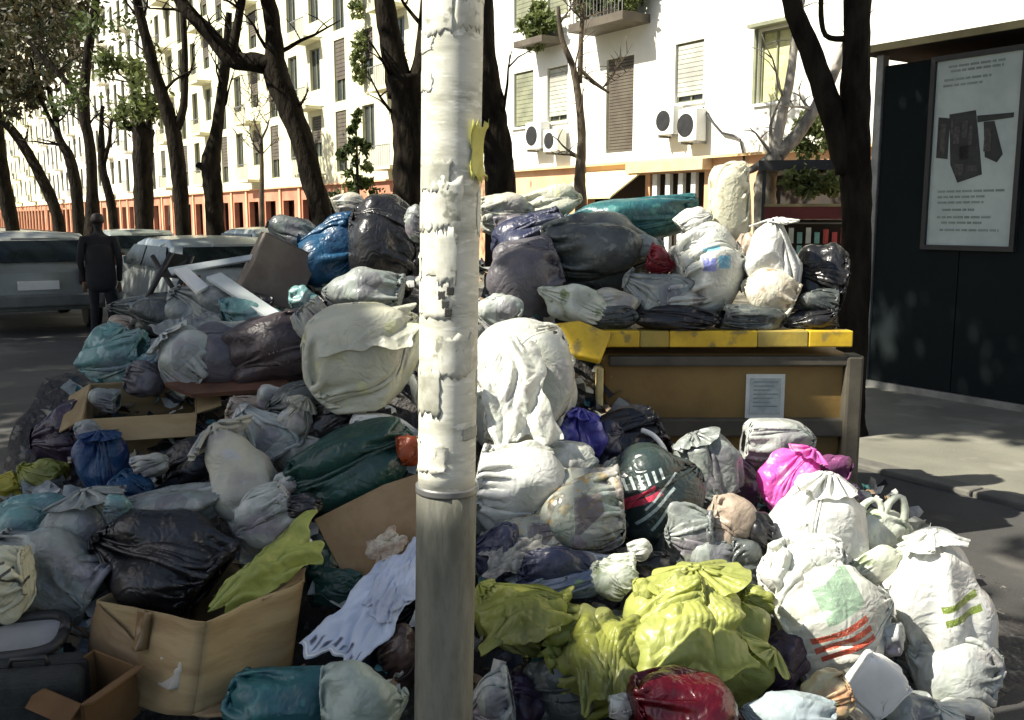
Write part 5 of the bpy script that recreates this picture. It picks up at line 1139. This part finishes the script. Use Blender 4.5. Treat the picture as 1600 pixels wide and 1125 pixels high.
sheetb = MB().slab([P(492, 812, 3.1), P(545, 915, 3.0), P(665, 880, 3.0), P(670, 735, 3.2), P(600, 758, 3.2)], .012)
o = sheetb.build('cardboard_sheet', M_card2); tag(o, 'big flattened cardboard sheet leaning behind the pole', 'cardboard sheet'); bevel(o, .004, 1)
o = MB().slab([P(258, 604, 4.0), P(300, 622, 3.92), P(440, 612, 3.95), P(455, 595, 4.05), P(380, 592, 4.15)], .02).build('wooden_board', mat('brown_board', (.13, .06, .035), .6, (.08, .04, .025), 8, bump=.2)); tag(o, 'thin reddish brown board under the clear grey bag', 'board')
M_bd = mat('white_board', (.55, .58, .56), .5, (.42, .46, .44), 4, bump=.1)
o = bevel(MB().slab([P(322, 432, 4.55), P(345, 425, 4.6), P(452, 497, 4.4), P(432, 505, 4.35)], .02).build('white_plank', M_bd), .003); tag(o, 'long pale grey plank slanting to the right below the tilted carton', 'plank')
o = bevel(MB().slab([P(272, 420, 4.6), P(292, 416, 4.65), P(326, 446, 4.55), P(308, 456, 4.5)], .02).build('white_plank', M_white), .003); tag(o, 'short bright white plank end left of the long grey plank', 'plank')
o = bevel(MB().slab([P(262, 418, 4.7), P(400, 396, 4.9), P(402, 404, 4.88), P(268, 428, 4.68)], .015).build('white_plank', M_bd), .003); tag(o, 'thin white slat lying level above the plank ends', 'plank')
# folded chair frame
ch = empty('folding_chair', P(250, 455, 4.95)); tag(ch, 'black folding chair frame thrown on the left shoulder', 'chair'); inv = -ch.location
def cpt(a): return P(*a) + inv
for a, b in (((268, 395, 5.0), (216, 492, 4.9)), ((300, 400, 5.1), (262, 488, 4.95)), ((238, 400, 5.2), (290, 480, 5.1))): MB().tube([cpt(a), cpt(b)], .014, 10).build('leg', M_black, ch, True)
MB().slab([cpt((268, 395, 5.0)), cpt((300, 400, 5.1)), cpt((288, 436, 5.05)), cpt((246, 432, 4.95))], .02).build('seat', M_black, ch)
MB().tube([cpt((232, 462, 4.93)), cpt((275, 458, 4.98))], .011, 8).build('stretcher', M_black, ch, True)
# suitcase and black tray at lower left
M_case = mat('case_fabric', (.022, .025, .023), .95, (.014, .016, .015), 30, bump=.5, bscale=90)
sc_ = empty('suitcase', P(48, 1090, 2.62)); sc_.rotation_euler = (R(4), R(2), R(14)); tag(sc_, 'dark grey fabric suitcase at the lower left corner', 'suitcase')
bevel(MB().box(-.15, .15, -.09, .09, -.15, .1).build('shell', M_case, sc_), .03, 4)
MB().box(-.152, .152, -.004, .004, -.15, .103).build('zip', M_black, sc_); MB().tube([(-.05, 0, .1), (-.045, 0, .125), (.045, 0, .125), (.05, 0, .1)], .008, 8).build('handle', M_black, sc_, True)
MB().box(-.11, .11, -.1, -.088, -.12, .03).build('pocket', M_case, sc_)
PILE.append((sc_.location.x, sc_.location.y, sc_.location.z, .15, .1))
tr = empty('plastic_tray', P(38, 1002, 2.75)); tr.rotation_euler = (R(18), R(-4), R(8)); tag(tr, 'black rimmed grey tray lying on the dark suitcase', 'tray')
rim = []; 
for q in np.linspace(0, 2*math.pi, 33): rim.append((.12*np.sign(math.cos(q))*abs(math.cos(q))**.6, .085*np.sign(math.sin(q))*abs(math.sin(q))**.6, .02))
MB().tube(rim, .018, 8).build('rim', M_black, tr, True)
tp = MB(); tp.v = [Vector((x*.97, y*.97, .018)) for x, y, z in rim[:-1]] + [Vector((x*.8, y*.8, -.04)) for x, y, z in rim[:-1]]; n_ = 32
tp.f = [tuple(range(n_)), tuple(range(2*n_-1, n_-1, -1))] + [(i, n_+i, n_+(i+1) % n_, (i+1) % n_) for i in range(n_)]
tp.build('base', mat('tray_grey', (.25, .25, .25), .6, bump=.1), tr)
# white cable in the hollow
o = MB().tube(smooth_path([tuple(P(1003, 672, 3.95)), tuple(P(1020, 680, 3.92)), tuple(P(1036, 698, 3.9)), tuple(P(1046, 722, 3.88))], 6), .011, 8).build('broken_stick', M_white, None, True); tag(o, 'white bent stick poking up before the container', 'stick')

# ------------------------------------------------------------------ packed rubbish beneath, and loose litter
PA = np.array(PILE)
def mound_h(x, y):
    d2 = (PA[:, 0] - x[..., None]) ** 2 + (PA[:, 1] - y[..., None]) ** 2
    sg = .28; wgt = np.exp(-d2 / (2 * sg * sg)); sw = wgt.sum(-1)
    h = (wgt * np.clip(PA[:, 2] - .75 * PA[:, 4] - .06, 0, 9)).sum(-1) / np.maximum(sw, 1e-4)
    return h * np.clip(sw / .8, 0, 1)
gx = np.linspace(-2.8, 2.6, 190); gy = np.linspace(2.1, 6.4, 150); X, Y = np.meshgrid(gx, gy, indexing='ij')
Hm_ = mound_h(X, Y); rg = np.random.RandomState(3); q = np.stack([X.ravel()*1.6, Y.ravel()*1.6, Hm_.ravel()*1.6], 1)
rel = wrinkle(q % 7 * .5, rg, .06, 3).reshape(X.shape)
Hm_ = np.where(Hm_ > .02, np.clip(Hm_ + rel * np.clip(Hm_ * 4, 0, 1), 0, 9), Hm_) - .015
nx, ny = X.shape; i = np.arange(nx-1)[:, None]*ny; j = np.arange(ny-1)[None]
Qd = np.stack([i+j, i+ny+j, i+ny+j+1, i+j+1], -1).reshape(-1, 4)
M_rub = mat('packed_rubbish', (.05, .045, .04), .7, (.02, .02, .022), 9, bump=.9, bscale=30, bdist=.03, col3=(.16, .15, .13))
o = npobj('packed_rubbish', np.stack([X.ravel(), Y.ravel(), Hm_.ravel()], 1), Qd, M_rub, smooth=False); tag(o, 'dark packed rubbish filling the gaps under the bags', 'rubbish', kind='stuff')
def litter(label, n, m, seed, size, region, cat='litter'):
    rg = np.random.RandomState(seed); V = []; Fq = []; k = 0
    while k < n:
        x = rg.uniform(*region[0]); y = rg.uniform(*region[1]); h = float(mound_h(np.array([x]), np.array([y]))[0])
        if h < .2 or (abs(x + .88) < .42 and y < 3.0): continue
        s = rg.uniform(*size); ax = rg.normal(size=3); ax[2] = abs(ax[2]) + .6; ax /= np.linalg.norm(ax)
        a = np.cross(ax, rg.normal(size=3)); a /= np.linalg.norm(a); b = np.cross(ax, a); c = np.array([x, y, h + .03])
        asp = rg.uniform(.4, 1)
        g = 4
        for iu in range(g):
            for iv in range(g):
                V.append(c + a*s*(iu/(g-1)-.5) + b*s*asp*(iv/(g-1)-.5) + ax*s*.22*rg.uniform(-1, 1))
        for iu in range(g-1):
            for iv in range(g-1): q0 = k*g*g + iu*g + iv; Fq.append((q0, q0+g, q0+g+1, q0+1))
        k += 1
    o = npobj('loose_litter', np.array(V), np.array(Fq), m, smooth=False); tag(o, label, cat, kind='stuff')
RG = ((-2.1, 1.75), (2.35, 5.2))
litter('scraps of white paper and film caught between bags', 330, mat('scrap_white', (.6, .6, .54), .7, bump=.2), 1, (.03, .1), RG)
litter('scraps of brown card caught between bags', 260, mat('scrap_brown', (.24, .17, .1), .8, bump=.2), 2, (.03, .1), RG)
litter('larger crumpled pale film scraps lying over the heap', 190, pl_greyw, 7, (.08, .17), RG)
litter('dark scraps of film caught between bags', 380, mat('scrap_dark', (.03, .035, .045), .4, bump=.2), 3, (.04, .13), RG)
litter('bluish and green scraps caught between bags', 160, mat('scrap_teal', (.07, .2, .2), .5, bump=.2), 4, (.03, .08), RG)

# plain print layer for the small parts that share a printed film
for ob in SC.objects:
    if ob.type == 'MESH' and ob.data.materials and ob.data.materials[0] and ob.data.materials[0].node_tree.nodes.get('Attribute') and 'print' not in ob.data.attributes:
        at = ob.data.attributes.new('print', 'FLOAT_COLOR', 'POINT'); at.data.foreach_set('color', np.zeros(len(ob.data.vertices) * 4, dtype=np.float32))
